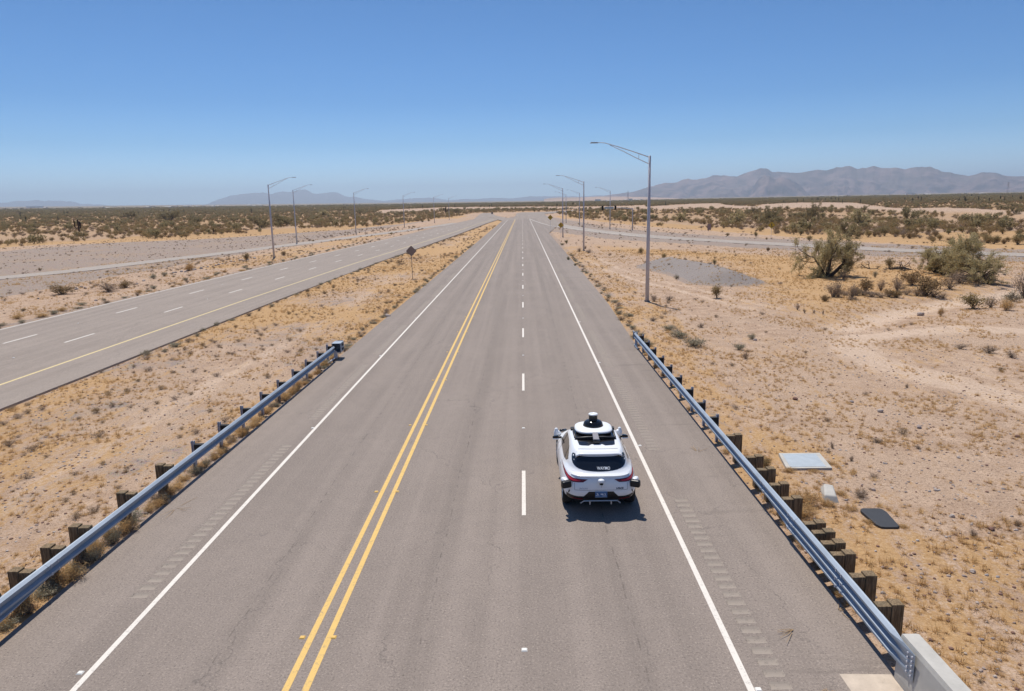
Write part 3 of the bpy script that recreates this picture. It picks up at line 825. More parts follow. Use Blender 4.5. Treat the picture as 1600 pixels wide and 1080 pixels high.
# ------------------------------------------------------------------ signs
M['sign_back'] = plain('sign_back', (.25, .195, .165), .6, .1)
M['sign_yellow'] = plain('sign_yellow', (.62, .37, .03), .55, 0, .06)
M['sign_black'] = plain('sign_black', (.02, .02, .02), .6)
def diamond_sign(loc, label, zc, size, face, rz=0.0, symbol=None, name='warning_sign'):
    t = empty(name, loc, rz); tag(t, label, 'sign')
    b = MB(); b.box((0, .03, (zc+.5)/2-.2), (.055, .045, zc+.5+.4)); b.build('post', M['sign_back'] if face == 'sign_back' else M['galv_dull'], t)
    h = size/2*math.sqrt(2)
    pts = []
    for k in range(4):
        q = PI/2*k
        for d in (-.10, .10): pts.append(((h-.05)*math.cos(q)-math.sin(q)*d*h*.7, (h-.05)*math.sin(q)+math.cos(q)*d*h*.7))
    n = 8
    b = MB().add([(x, 0, zc+z) for x, z in pts]+[(x, .006, zc+z) for x, z in pts], [tuple(range(n)), tuple(range(2*n-1, n-1, -1))]+[(i, n+i, n+(i+1) % n, (i+1) % n) for i in range(n)])
    p = b.build('panel', M[face], t)
    if symbol:
        b = MB(); 
        for poly in symbol: b.add([(x*size, -.004, zc+z*size) for x, z in poly], [tuple(range(len(poly)))])
        for r0 in (h*.86,):
            for k in range(4):
                q0, q1 = PI/2*k, PI/2*(k+1)
                A = np.array([math.cos(q0), math.sin(q0)]); B = np.array([math.cos(q1), math.sin(q1)])
                quad = [A*r0, B*r0, B*(r0-.035), A*(r0-.035)]
                b.add([(v[0], -.003, zc+v[1]) for v in quad], [(0, 1, 2, 3)])
        b.build('symbol', M['sign_black'], p)
    return t
MERGE = [[(-.05, -.38), (.05, -.38), (.05, .12), (-.05, .12)], [(-.16, .10), (.16, .10), (0, .36)], [(.05, -.10), (.05, -.22), (.26, -.36), (.30, -.28)]]
TWO = [[(-.18, -.30), (-.09, -.30), (-.09, .12), (-.18, .12)], [(-.26, .10), (-.01, .10), (-.135, .32)], [(.09, -.10), (.18, -.10), (.18, .30), (.09, .30)], [(.01, -.10), (.26, -.10), (.135, -.32)]]
diamond_sign(pw(644.5, 434), 'diamond warning sign seen from its brown grey back in the dry median', 3.05, .86, 'sign_back')
diamond_sign(pw(876.5, 373), 'nearer of the two yellow diamond warning signs on the right verge of the road', 3.0, .95, 'sign_yellow', 0, MERGE)
diamond_sign(pw(860, 357), 'farther of the two yellow diamond warning signs, at the exit ramp split', 3.6, 1.2, 'sign_yellow', 0, TWO)
diamond_sign(pw(1204.5, 374), 'yellow diamond warning sign beyond the exit ramp in front of dense bushes', 2.75, 1.0, 'sign_yellow', -.35, MERGE)
def board_sign(loc, label, w, h, z0, mat, rz=0):
    t = empty('board_sign', loc, rz); tag(t, label, 'sign')
    b = MB()
    for i in (-.3, .3): b.box((i*w, .04, (z0+h)/2-.1), (.06, .05, z0+h+.2))
    b.build('post', M['galv_dull'], t); MB().box((0, 0, z0+h/2), (w, .012, h)).build('panel', mat, t)
board_sign(pw(1108, 361), 'upright faded red grey board standing in orange grass beyond the exit ramp', .95, 1.5, .25, plain('faded_board', (.30, .21, .19), .7))
board_sign(pw(769, 334.6), 'tiny dark board where the far crossing meets the opposing road', 1.6, 1.9, .2, M['sign_back'])

# traffic signal beyond the exit ramp
loc = pw(988, 360); t = empty('traffic_signal', loc, 0); tag(t, 'traffic signal mast beyond the exit ramp with two black heads and a pale plate', 'traffic signal')
MB().tube([(0, 0, -.2), (0, 0, 5.2), (0, 0, 6.0)], [.17, .13, .11], 10).build('mast', M['galv_dull'], t, True)
arm = MB().tube([(0, 0, 5.85), (-4.4, 0, 6.3), (-8.6, 0, 6.45)], [.10, .07, .05], 8).build('mast_arm', M['galv_dull'], t, True)
dk = plain('signal_black', (.006, .006, .006), .7); ln = plain('signal_lens', (.05, .01, .01), .3)
for x in (-4.75, -8.3):
    hd = MB().box((x, -.12, 6.25), (.52, .22, 1.12)).build('signal_head', dk, arm, bevel=.03)
    b = MB()
    for z in (5.92, 6.25, 6.58): b.lathe((x, -.235, z), [(.13, .0), (.15, -.14), (.14, -.14), (.11, -.01)], 12, 0, 'y')
    b.build('lens_hood', dk, hd)
MB().box((-6.5, -.10, 6.28), (2.5, .02, .55)).build('name_plate', plain('pale_plate', (.42, .47, .47), .5), arm)

# lattice masts and distant town
def lattice(loc, h, label, w):
    b = MB()
    for i in (-1, 1):
        for j in (-1, 1): b.tube([(i*w, j*w, 0), (i*w*.2, j*w*.2, h)], w*.09, 4)
    for k in range(7):
        z0, z1 = h*k/7, h*(k+1)/7; a, c = w*(1-.8*k/7), w*(1-.8*(k+1)/7)
        for i in (-1, 1): b.tube([(i*a, -a, z0), (-i*c, -c, z1)], w*.05, 4); b.tube([(i*a, a, z0), (-i*c, c, z1)], w*.05, 4)
    for z in (.72, .84, .96): b.box((0, 0, h*z), (w*3.2*(1.3-z*.5), w*.12, w*.12))
    o = b.build('power_pylon', M['galv_dull']); o.location = loc; tag(o, label, 'pylon', 'pylons on the far plain')
def far_pt(px, d):
    az, _ = px_dir(px, 320); x, y = d*math.sin(az), d*math.cos(az); return x, y, gz(x, y)
lattice(far_pt(981, 2600), 38, 'faint lattice power pylon on the plain in front of the foot of the mountains', 3.2)
lattice(far_pt(1572, 2900), 40, 'faint lattice power pylon on the plain near the right edge', 3.4)
bmat = [plain('house_pale', (.45, .41, .37), .8), plain('house_tan', (.30, .23, .18), .8), plain('house_white', (.72, .72, .72), .6)]
def house(x, y, w, d, h, mat, label, flat=False):
    z = gz(x, y); b = MB(); a, c = w/2, d/2
    if flat: b.box((0, 0, h/2-1), (w, d, h+2)); b.box((0, 0, h+.2), (w*1.02, d*1.02, .4))
    else: b.add([(-a, -c, -2), (a, -c, -2), (a, c, -2), (-a, c, -2), (-a, -c, h*.65), (a, -c, h*.65), (a, c, h*.65), (-a, c, h*.65), (-a*1.05, 0, h), (a*1.05, 0, h)], [(0, 1, 5, 4), (1, 2, 6, 5), (2, 3, 7, 6), (3, 0, 4, 7), (4, 5, 9, 8), (6, 7, 8, 9), (5, 6, 9), (7, 4, 8)])
    o = b.build('house', mat); o.location = (x, y, z); o.rotation_euler.z = random.uniform(-.4, .4); tag(o, label, 'building', 'buildings of the distant town')
for i in range(80):
    px = random.choice([random.uniform(0, 420), random.uniform(0, 760), random.uniform(900, 1600), random.uniform(1280, 1600)])
    x, y, z = far_pt(px, random.uniform(3000, 6500))
    house(x, y, random.uniform(12, 24), random.uniform(10, 14), random.uniform(4.5, 6.5), random.choice(bmat[:2]), 'tiny pale roof of the distant town on the left part of the skyline' if px < 800 else 'tiny pale roof of the distant town below the right hand mountains')
for px, d, w, lab in ((54, 6000, 95, 'long white flat roofed hall on the skyline at the far left'), (1420, 4600, 42, 'white flat roofed shed at the foot of the mountains above the scrub'), (934, 3600, 26, 'white flat roofed shed on the plain left of the lattice pylon'), (985, 3900, 20, 'small white shed on the plain just right of the lattice pylon')):
    x, y, z = far_pt(px, d); house(x, y, w, w*.5, 9, bmat[2], lab, True)

# ------------------------------------------------------------------ vegetation
def leaf_mat(name, a, b, c):
    t = NT(name); oc = t.n('ShaderNodeTexCoord').outputs['Object']
    n = t.noise(2.2, 4, .6, oc); r = t.rand()
    k = t.mix(t.ramp(n, .38, .62), c4(*a), c4(*b))
    k = t.mix(t.math('MULTIPLY', r, .75), k, c4(*c))
    t.col(k).set(Roughness=.8, Specular_IOR_Level=.15)
    tr = t.n('ShaderNodeBsdfTranslucent'); t.put(tr.inputs[0], k)
    ms = t.n('ShaderNodeMixShader'); ms.inputs[0].default_value = .42
    t.t.links.new(t.b.outputs[0], ms.inputs[1]); t.t.links.new(tr.outputs[0], ms.inputs[2])
    t.t.links.new(ms.outputs[0], t.t.nodes['Material Output'].inputs['Surface'])
    return t.mat
M['bark'] = plain('grey_bark', (.085, .066, .054), .9, 0, .35, 5, .2)
M['twig'] = plain('dry_twig', (.20, .155, .12), .9, 0, .3, 5, .2)
M['creosote'] = leaf_mat('creosote_leaf', (.24, .18, .08), (.40, .30, .14), (.34, .23, .11))
M['dry'] = leaf_mat('dry_leaf', (.27, .195, .135), (.42, .32, .235), (.34, .245, .18))
M['brown'] = leaf_mat('brown_leaf', (.235, .15, .08), (.36, .25, .135), (.30, .21, .10))
M['sage'] = leaf_mat('sage_leaf', (.26, .25, .17), (.40, .37, .27), (.35, .29, .20))
M['verde'] = leaf_mat('palo_verde_leaf', (.37, .30, .14), (.60, .50, .29), (.48, .39, .20))
M['green'] = leaf_mat('desert_green_leaf', (.22, .185, .09), (.37, .305, .16), (.32, .25, .135))
M['straw'] = leaf_mat('straw', (.56, .36, .155), (.70, .50, .26), (.50, .31, .14))

def quad_tubes(paths, rads, n=3):
    vs = []; fs = []; base = 0
    for pts, rr_ in zip(paths, rads):
        pts = np.asarray(pts, float); t = np.gradient(pts, axis=0); t /= np.linalg.norm(t, axis=1)[:, None]+1e-9
        ref = np.array([.31, .77, .55]); a = np.cross(t, ref); a /= np.linalg.norm(a, axis=1)[:, None]+1e-9; b = np.cross(t, a)
        q = 2*PI*np.arange(n)/n
        ring = pts[:, None]+(a[:, None]*np.cos(q)[None, :, None]+b[:, None]*np.sin(q)[None, :, None])*np.asarray(rr_)[:, None, None]
        m = len(pts); vs.append(ring.reshape(-1, 3))
        i, k = np.meshgrid(np.arange(m-1), np.arange(n), indexing='ij')
        fs.append(np.stack([i*n+k, i*n+(k+1) % n, (i+1)*n+(k+1) % n, (i+1)*n+k], -1).reshape(-1, 4)+base); base += m*n
    return np.vstack(vs), np.vstack(fs)

def leaf_quads(pos, size, r, asp=.5, upright=0.0):
    n = len(pos); d = r.normal(size=(n, 3)); d[:, 2] += upright; d /= np.linalg.norm(d, axis=1)[:, None]
    e = np.cross(d, r.normal(size=(n, 3))); e /= np.linalg.norm(e, axis=1)[:, None]
    L = (size*(.6+.8*r.random(n)))[:, None]
    p0, p1, p2, p3 = pos-e*L*asp*.25, pos+d*L*.5-e*L*asp*.5, pos+d*L, pos+d*L*.5+e*L*asp*.5
    return np.stack([p0, p1, p2, p3], 1).reshape(-1, 3), np.arange(4*n).reshape(n, 4)

def bush_mesh(name, seed, h, rad, ns, nl, leaf, lm, spread=.75, stem_r=.012, low=.25, asp=.5, fuzz=.10):
    r = np.random.default_rng(seed); paths = []; rads = []; tips = []
    lob = r.random(5)*2*PI
    for i in range(ns):
        q = 2*PI*r.random(); lean = spread*r.random()**.6
        sc = (.72+.28*np.cos(3*q+lob[0])*np.cos(q+lob[1]))*(.75+.35*r.random())
        tip = np.array([math.cos(q)*rad*lean*1.15*sc, math.sin(q)*rad*lean*1.15*sc, h*(1-.45*lean*lean)*sc*1.05])
        mid = tip*np.array([.35, .35, .5])+r.normal(size=3)*.05*h
        s = np.linspace(0, 1, 5)[:, None]
        pts = (1-s)**2*np.array([r.normal()*.06*rad, r.normal()*.06*rad, -.03])+2*s*(1-s)*mid+s*s*tip
        paths.append(pts); rads.append(stem_r*np.linspace(1, .3, 5))
        for _ in range(3):
            k = r.integers(2, 4); a = pts[k]; t2 = a+(tip-a)*.6+r.normal(size=3)*.20*np.array([rad, rad, h*.6])
            t2[2] = max(t2[2], .05)
            paths.append(np.array([a, (a+t2)/2+r.normal(size=3)*.03, t2])); rads.append(stem_r*np.array([.5, .35, .2])); tips.append((a, t2))
        tips.append((pts[2], tip))
    tp = np.array([[a, b] for a, b in tips])
    w = r.random(len(tp))**1.2+.08; w /= w.sum()
    k = r.choice(len(tp), nl, p=w); s = (low+(1-low)*r.random(nl)**.7)[:, None]
    pos = tp[k, 0]*(1-s)+tp[k, 1]*s+r.normal(size=(nl, 3))*fuzz*np.array([rad, rad, h*.8]); pos[:, 2] = np.maximum(pos[:, 2], .02)
    v1, f1 = quad_tubes(paths, rads); v2, f2 = leaf_quads(pos, np.full(nl, leaf), r, asp, .4)
    return np_mesh(name, np.vstack([v1, v2]), np.vstack([f1, f2+len(v1)]), [M['twig'] if lm != 'green' else M['bark'], M[lm]], np.r_[np.zeros(len(f1)), np.ones(len(f2))])

# (mesh, nominal height, nominal width) per kind
B = {
 'creosote': [(bush_mesh('shrub', s, 1.3, .95, 20, 1500, .085, 'creosote'), 1.3, 1.9) for s in (1, 2)],
 'brown': [(bush_mesh('shrub', s, .9, .8, 22, 1100, .08, 'brown'), .9, 1.6) for s in (3, 4)],
 'dry': [(bush_mesh('dry_shrub', s, .8, .8, 30, 700, .07, 'dry', .95, .012, .1, .3, .12), .8, 1.6) for s in (5, 6)],
 'sage': [(bush_mesh('sage_shrub', s, .55, .55, 26, 900, .055, 'sage', .95, .008, .1, .4, .12), .55, 1.1) for s in (7, 8)],
 'straw': [(bush_mesh('straw_clump', s, .45, .40, 34, 1000, .10, 'straw', 1.0, .004, .05, .10, .10), .45, .8) for s in (9, 10)],
 'green': [(bush_mesh('green_shrub', s, 1.6, 1.2, 22, 2000, .10, 'green'), 1.6, 2.4) for s in (11, 12)],
}
FARB = {k: bush_mesh('far_shrub', 40+i, h, w, 10, n, lf, lm, .85, .02) for i, (k, h, w, n, lf, lm) in enumerate((
    ('creosote', 1.5, 1.3, 330, .20, 'creosote'), ('brown', 1.1, 1.2, 300, .19, 'brown'), ('dry', .8, 1.1, 240, .17, 'dry'), ('green', 2.6, 2.1, 420, .34, 'green')))}
NAMES = {'creosote': 'shrub', 'brown': 'shrub', 'dry': 'dry_shrub', 'sage': 'sage_shrub', 'straw': 'straw_clump', 'green': 'green_shrub'}

def plant_m(x, y, w, h, kind, label, group=None, cat='bush'):
    me, nh, nw = B[kind][random.randrange(2)]
    o = link(NAMES[kind], me); o.location = (x, y, gz(x, y)-.02); o.rotation_euler.z = random.uniform(0, 6.28)
    o.scale = (w/nw, w/nw*random.uniform(.85, 1.15), h/nh)
    return tag(o, label, cat, group)
def plant(px, py, wpx, hpx, kind, label, group=None, cat='bush'):
    q = at(px, py); d = float(np.dot(np.array([q[0], q[1], -CAM_H]), FWD))
    return plant_m(q[0], q[1], wpx*d/F_PX, hpx*d/F_PX*1.03, kind, label, group, cat)

plant(1120, 466, 30, 22, 'creosote', 'olive green bush in the open dirt just below the grey gravel mound')
plant(1002, 398, 13, 12, 'creosote', 'small bush left of the tallest street lamp in orange grass')
plant(1038, 405, 13, 10, 'creosote', 'small bush at the top left end of the gravel mound')
plant(1070, 413, 10, 10, 'brown', 'small dark bush on the crest of the gravel mound')
plant(1082, 412, 9, 6, 'brown', 'low brown bush on the crest of the gravel mound')
plant(1116, 431, 11, 10, 'creosote', 'small green bush on the right slope of the gravel mound')
plant(1057, 438, 13, 9, 'sage', 'grey green weed on the near face of the gravel mound', None, 'weed')
plant(1520, 481, 64, 25, 'creosote', 'wide olive bush on the near side of the dirt wash at the right')
plant(1548, 480, 34, 20, 'dry', 'dry brown bush joined to the right side of the wide olive bush')
plant(1573, 487, 32, 18, 'straw', 'round yellow dry bush near the right edge below the grey shrubs')
plant(1582, 468, 40, 20, 'sage', 'grey sage bush near the right edge above the round yellow bush')
plant(1600, 462, 46, 44, 'dry', 'tall sparse dry bush cut by the right edge of the view')
WB = 'dry bushes on the bank of the dirt wash'
for a in ((1302, 466, 44, 30, 'dry', 'dry bush at the left end of the row on the wash bank'), (1331, 468, 38, 24, 'dry', 'dry bush slumping down the wash bank, second from the left of the row'),
          (1352, 458, 38, 24, 'brown', 'brown bush in the middle of the row on the wash bank'), (1376, 456, 24, 20, 'dry', 'narrow grey bush in the row on the wash bank'), (1402, 456, 40, 24, 'dry', 'dry bush on the wash bank left of the big brown one'),
          (1447, 459, 60, 34, 'brown', 'biggest brown bush of the row on the wash bank'), (1484, 450, 46, 24, 'dry', 'dry bush at the right end of the row on the wash bank'), (1425, 446, 48, 24, 'brown', 'brown bush behind the row on the wash bank')):
    plant(*a, WB)
for i in range(14):
    plant(1292+i*14+random.uniform(-4, 4), 468-i*.9+random.uniform(-4, 5), random.uniform(24, 38), random.uniform(9, 15), random.choice(['dry', 'dry', 'brown']), 'low dry scrub in the strip between the bigger bushes on the wash bank', 'low scrub strip on the wash bank')
plant(1367, 434, 12, 12, 'sage', 'small round grey bush alone in orange grass left of the fallen wood')
plant(1390, 420, 26, 18, 'creosote', 'olive bush growing through fallen dead branches between the two trees')
plant(1318, 437, 20, 15, 'dry', 'dark dry bush at the right foot of the nearer left palo verde tree')
plant(1265, 377, 17, 10, 'creosote', 'dark green bush at the far edge of the exit ramp')
plant(1181, 371, 12, 9, 'creosote', 'small bush at the far edge of the exit ramp near the yellow sign')
plant(1198, 375, 6, 4, 'brown', 'tiny dark bush left of the yellow sign post beyond the exit ramp')
plant(1200, 393, 11, 7, 'brown', 'small brown bush in gravel on the near side of the exit ramp')
plant(1137, 369, 11, 5, 'brown', 'low brown bush at the far edge of the exit ramp left of the yellow sign')
for a in ((1246, 484, 11, 12), (1257, 488, 8, 9), (1272, 488, 8, 7), (1286, 489, 7, 9)):
    plant(*a, 'dry', 'small dry weed in the row at the edge of the orange grass', 'weeds at the edge of the orange grass', 'weed')
plant(1470, 491, 14, 15, 'straw', 'tan dry weed beside the pale boulder in the wash', None, 'weed')
plant(385, 409, 18, 14, 'creosote', 'dark green bush beside the frontage ramp left of the nearest left lamp')
plant(63, 423, 9, 5, 'creosote', 'tiny bush at the far edge of the frontage ramp on the left')
plant(96, 459, 54, 16, 'brown', 'wide reddish brown brush patch between frontage ramp and opposing road at the left')
plant(170, 455, 60, 15, 'dry', 'wide dry brush patch between frontage ramp and opposing road, right of the reddish one')
plant(195, 449, 40, 12, 'brown', 'brown brush at the right end of the dry brush patch left of the opposing road')
plant(297, 424, 22, 13, 'straw', 'yellowish bush between frontage ramp and opposing road')
plant(240, 437, 18, 10, 'sage', 'grey green bush between frontage ramp and opposing road')
plant(257, 433, 16, 8, 'sage', 'second grey green bush touching the first between frontage ramp and opposing road')
plant(444, 400, 15, 8, 'brown', 'reddish brown bush just right of the nearest left lamp post')
plant(489, 377, 7, 4, 'creosote', 'tiny green bush at the far edge of the frontage ramp')
for a in ((885, 381, 9, 7), (878, 383, 8, 4), (888, 406, 9, 8), (899, 415, 7, 6)):
    plant(*a, 'green', 'tiny dark green bush at the right asphalt edge near the yellow signs', 'dark bushes at the right asphalt edge')
for a in ((905, 394, 14, 7), (920, 396, 18, 7), (914, 389, 12, 6)):
    plant(*a, 'dry', 'dry brush heaped around the foot of the second right lamp', 'dry brush at the foot of the second lamp')
for a in ((660, 347, 9, 4), (670, 346, 8, 4), (612, 367, 8, 4), (646, 355.5, 7, 3)):
    plant(*a, 'green', 'tiny green bush at the far edge of the road where the frontage ramp merges', 'bushes at the merge on the left')

# weeds under and beside the guardrails
for i in range(76):
    y = 9.5+27*(i/76)**1.15+random.uniform(-.3, .3); k = random.choice(['straw', 'straw', 'dry', 'sage'])
    plant_m(-10.03+random.uniform(-.12, .10), y, random.uniform(.38, .74)*(1.15 if y < 17 else 1), random.uniform(.18, .42)*(1.2 if y < 17 else 1), k, 'dry tangled weed growing under the left guardrail', 'weeds under the left guardrail', 'weed')
for i in range(26):
    y = 11+27*(i/26)+random.uniform(-.4, .4)
    plant_m(random.uniform(6.2, 6.55), y, random.uniform(.3, .5), random.uniform(.10, .25), random.choice(['straw', 'straw', 'dry']), 'dry weed among the posts of the right guardrail', 'weeds under the right guardrail', 'weed')
plant_m(6.98, 19.6, .55, .45, 'creosote', 'green reedy tuft at the left corner of the concrete vault', None, 'weed')
for x_, y_, w_, h_ in ((7.62, 19.42, .5, .16), (8.3, 19.4, .4, .10), (9.02, 20.0, .45, .12), (8.95, 20.82, .4, .14), (8.28, 16.0, .4, .10), (8.95, 15.7, .35, .10), (8.2, 16.75, .45, .12), (7.7, 17.0, .5, .2), (8.35, 17.7, .4, .15)):
    plant_m(x_, y_, w_, h_, 'straw', 'low straw coloured weed at the rim of the covers in the dirt', 'weeds at the rims of the covers', 'weed')
plant_m(7.2, 17.1, .95, .42, 'straw', 'big straw coloured clump behind the rail, left of the broken concrete block', None, 'weed')
plant_m(6.9, 16.4, .8, .4, 'straw', 'straw coloured clump close behind the rail beside the wooden posts', None, 'weed')
plant_m(8.85, 17.6, .85, .28, 'dry', 'grey brown tangle of dry twigs between concrete block and charcoal cover', None, 'weed')
plant_m(5.85, 10.3, .5, .14, 'sage', 'thin grey green weed on the concrete apron slab', None, 'weed')
for i in range(46):
    y = 38+ 75*(i/46)**1.4; plant_m(MAIN_R(y)+random.uniform(.1, .8), y, random.uniform(.5, 1.1), random.uniform(.15, .35), random.choice(['sage', 'sage', 'dry']), 'low grey green weed along the right asphalt edge beyond the guardrail', 'weeds along the right asphalt edge', 'weed')
for i in range(60):
    y = 37+ 110*(i/60)**1.4; plant_m(MAIN_L(y)-random.uniform(.1, .7), y, random.uniform(.5, 1.1), random.uniform(.15, .35), random.choice(['sage', 'sage', 'dry']), 'low grey green weed along the left asphalt edge beyond the guardrail', 'weeds along the left asphalt edge', 'weed')
for i in range(50):
    y = 38+ 150*(i/50)**1.3; plant_m(L_RIGHT+L_SHIFT(y)+random.uniform(.1, .9), y, random.uniform(.6, 1.2), random.uniform(.18, .4), random.choice(['sage', 'dry', 'sage']), 'low grey weed along the median edge of the opposing road', 'weeds at the median edge of the opposing road', 'weed')
for i in range(64):
    y = 44+ 130*(i/64)**1.3; plant_m(L_LEFT+L_SHIFT(y)-random.uniform(.2, 2.2), y, random.uniform(.7, 1.5), random.uniform(.2, .45), random.choice(['sage', 'sage', 'dry', 'straw']), 'low grey green weed along the far edge of the opposing road', 'weeds at the far edge of the opposing road', 'weed')
for (px, py, w, h, k) in ((1060, 527, 46, 14, 'sage'), (1085, 540, 54, 16, 'sage'), (1045, 516, 30, 10, 'sage'), (1155, 547, 26, 12, 'sage'), (1175, 530, 20, 10, 'sage'), (1020, 503, 26, 8, 'dry'), (1095, 512, 24, 8, 'dry'), (1165, 560, 22, 12, 'dry'), (1022, 472, 18, 10, 'dry'), (1045, 470, 22, 9, 'dry')):
    plant(px, py, w, h, k, 'low faded weed in the dirt between the right rail end and the tallest lamp', 'weeds beyond the right rail end', 'weed')
for (px, py, w, h) in ((1417, 606, 12, 8), (1500, 545, 30, 10), (1545, 550, 40, 14), (1580, 556, 30, 12), (1520, 838, 20, 16), (1435, 700, 16, 8), (1370, 690, 30, 9), (1590, 820, 18, 12), (1300, 700, 14, 12), (1330, 720, 14, 10)):
    plant(px, py, w, h, 'dry', 'small dry weed scattered in the bare dirt at the right', 'weeds in the bare dirt at the right', 'weed')

# trees
def grow_tree(seed, H, W, trunks, lm, nleaf, leaf, lean=(0, 0)):
    r = np.random.default_rng(seed); paths = []; rads = []; tips = []
    def br(p, d, L, rad, lev):
        n = 5; pts = [p]; q = d.copy()
        for i in range(n-1):
            q = q+r.normal(size=3)*.16; q[2] += .05 if lev < 2 else -.015; q /= np.linalg.norm(q); pts.append(pts[-1]+q*L/(n-1))
        pts = np.array(pts); pts[:, 2] = np.maximum(pts[:, 2], .02)
        paths.append(pts); rads.append(np.linspace(rad, rad*.5, n))
        if lev >= 3:
            tips.append((pts[0], pts[-1])); return
        for _ in range((4, 4, 5)[lev]):
            k = r.integers(1, n); nd = q*.8+r.normal(size=3)*.62; nd[2] += .14; nd /= np.linalg.norm(nd)
            br(pts[k], nd, L*r.uniform(.5, .75), rad*(.62 if lev else .55)*(1-.08*k), lev+1)
        if lev == 2: tips.append((pts[1], pts[-1]))
    for i in range(trunks):
        a = 2*PI*i/trunks+r.random(); o = .75*r.random()+.25
        d = np.array([math.cos(a)*o*W/H*.75+lean[0], math.sin(a)*o*W/H*.75+lean[1], .9]); d /= np.linalg.norm(d)
        br(np.array([math.cos(a)*.12, math.sin(a)*.12, -.1]), d, H*.52, H*.030*r.uniform(.6, 1.1), 0)
    tp = np.array([[a, b] for a, b in tips]); w = r.random(len(tp))**1.3+.03; w /= w.sum()
    k = r.choice(len(tp), nleaf, p=w); s = r.random(nleaf)[:, None]
    pos = tp[k, 0]*(1-s)+tp[k, 1]*s+r.normal(size=(nleaf, 3))*.022*H; pos[:, 2] = np.maximum(pos[:, 2], .05)
    v1, f1 = quad_tubes(paths, rads, 5); v2, f2 = leaf_quads(pos, np.full(nleaf, leaf), r, .32, .3)
    ext = np.percentile(v2, 97, axis=0), np.percentile(v2, 3, axis=0)
    return np_mesh('trunk', v1, f1, [M['bark']]), np_mesh('crown', v2, f2, [M[lm]]), float(ext[0][2]), float(max(ext[0][0]-ext[1][0], ext[0][1]-ext[1][1]))

TREES = {'verde': [grow_tree(3, 4.0, 5.0, 6, 'verde', 30000, .11), grow_tree(9, 3.6, 5.2, 7, 'verde', 30000, .11)],
         'small': [grow_tree(21, 3.0, 3.4, 4, 'green', 2600, .20), grow_tree(24, 3.0, 3.2, 4, 'verde', 2400, .20)]}
def tree(px, py, wpx, hpx, key, i, label, group=None, name='desert_tree', rz=None):
    q = at(px, py); d = float(np.dot(np.array([q[0], q[1], -CAM_H]), FWD))
    tr, cr, h, w = TREES[key][i]
    t = empty(name, (q[0], q[1], gz(*q)), random.uniform(0, 6) if rz is None else rz); tag(t, label, 'tree', group)
    sxy = wpx*d/F_PX/w; t.scale = (sxy, sxy, hpx*d/F_PX/h)
    link('trunk', tr, t); link('crown', cr, t)
    return t
tree(1291, 433, 80, 66, 'verde', 0, 'yellow green palo verde tree alone on the orange grass with dark leaning trunks', None, 'palo_verde_tree', 1.0)
tree(1493, 432, 70, 58, 'verde', 1, 'feathery palo verde tree right of the dead black snag', None, 'palo_verde_tree', .4)
tree(1527, 440, 74, 42, 'verde', 0, 'low spreading palo verde tree at the right end of the pair by the snag', None, 'palo_verde_tree', 2.6)
tree(1462, 427, 46, 34, 'verde', 1, 'small sparse palo verde bush in front of the dead black snag', None, 'palo_verde_tree', 4.0)
plant(1545, 441, 50, 18, 'dry', 'dry grey undergrowth at the right end of the palo verde pair')
plant(1500, 442, 70, 22, 'dry', 'dry grey undergrowth at the foot of the pair of palo verde trees')
def snag(px, py, hpx, label, seed, lying=False):
    q = at(px, py); d = float(np.dot(np.array([q[0], q[1], -CAM_H]), FWD)); H = hpx*d/F_PX; r = np.random.default_rng(seed)
    paths = []; rads = []
    def br(p, dr, L, rad, lev):
        pts = [p]
        for i in range(4): dr = dr+r.normal(size=3)*.22; dr /= np.linalg.norm(dr); pts.append(pts[-1]+dr*L/4)
        pts = np.array(pts); pts[:, 2] = np.maximum(pts[:, 2], .03); paths.append(pts); rads.append(np.linspace(rad, rad*.4, 5))
        if lev < 2:
            for _ in range(3): br(pts[r.integers(2, 5)], dr*.7+r.normal(size=3)*.7+np.array([0, 0, .1]), L*.6, rad*.5, lev+1)
    for i in range(3 if not lying else 5):
        a = r.random()*6.28
        br(np.array([r.normal()*.15*(8 if lying else 1), r.normal()*.15*(3 if lying else 1), 0.]), np.array([math.cos(a)*(.35 if not lying else 1.3), math.sin(a)*.35, 1. if not lying else .12]), H*(.62 if not lying else 1.6), H*(.055 if not lying else .10), 0)
    v, f = quad_tubes(paths, rads, 6)
    o = link('dead_tree', np_mesh('dead_tree', v, f, [plain('charred_bark', (.028, .022, .020), .9, 0, .4, 4)])); o.location = (q[0], q[1], gz(*q)-.05)
    return tag(o, label, 'dead tree')
snag(1452, 424, 42, 'black dead tree snag with broken limbs left of the pair of palo verde trees', 4)
snag(1385, 421, 14, 'low heap of fallen dead branches between the two palo verde groups', 6, True)
snag(1438, 422, 12, 'fallen black branches at the left foot of the dead snag', 8, True)
snag(1268, 432, 9, 'dark fallen branch lying left of the lone palo verde tree', 12, True)
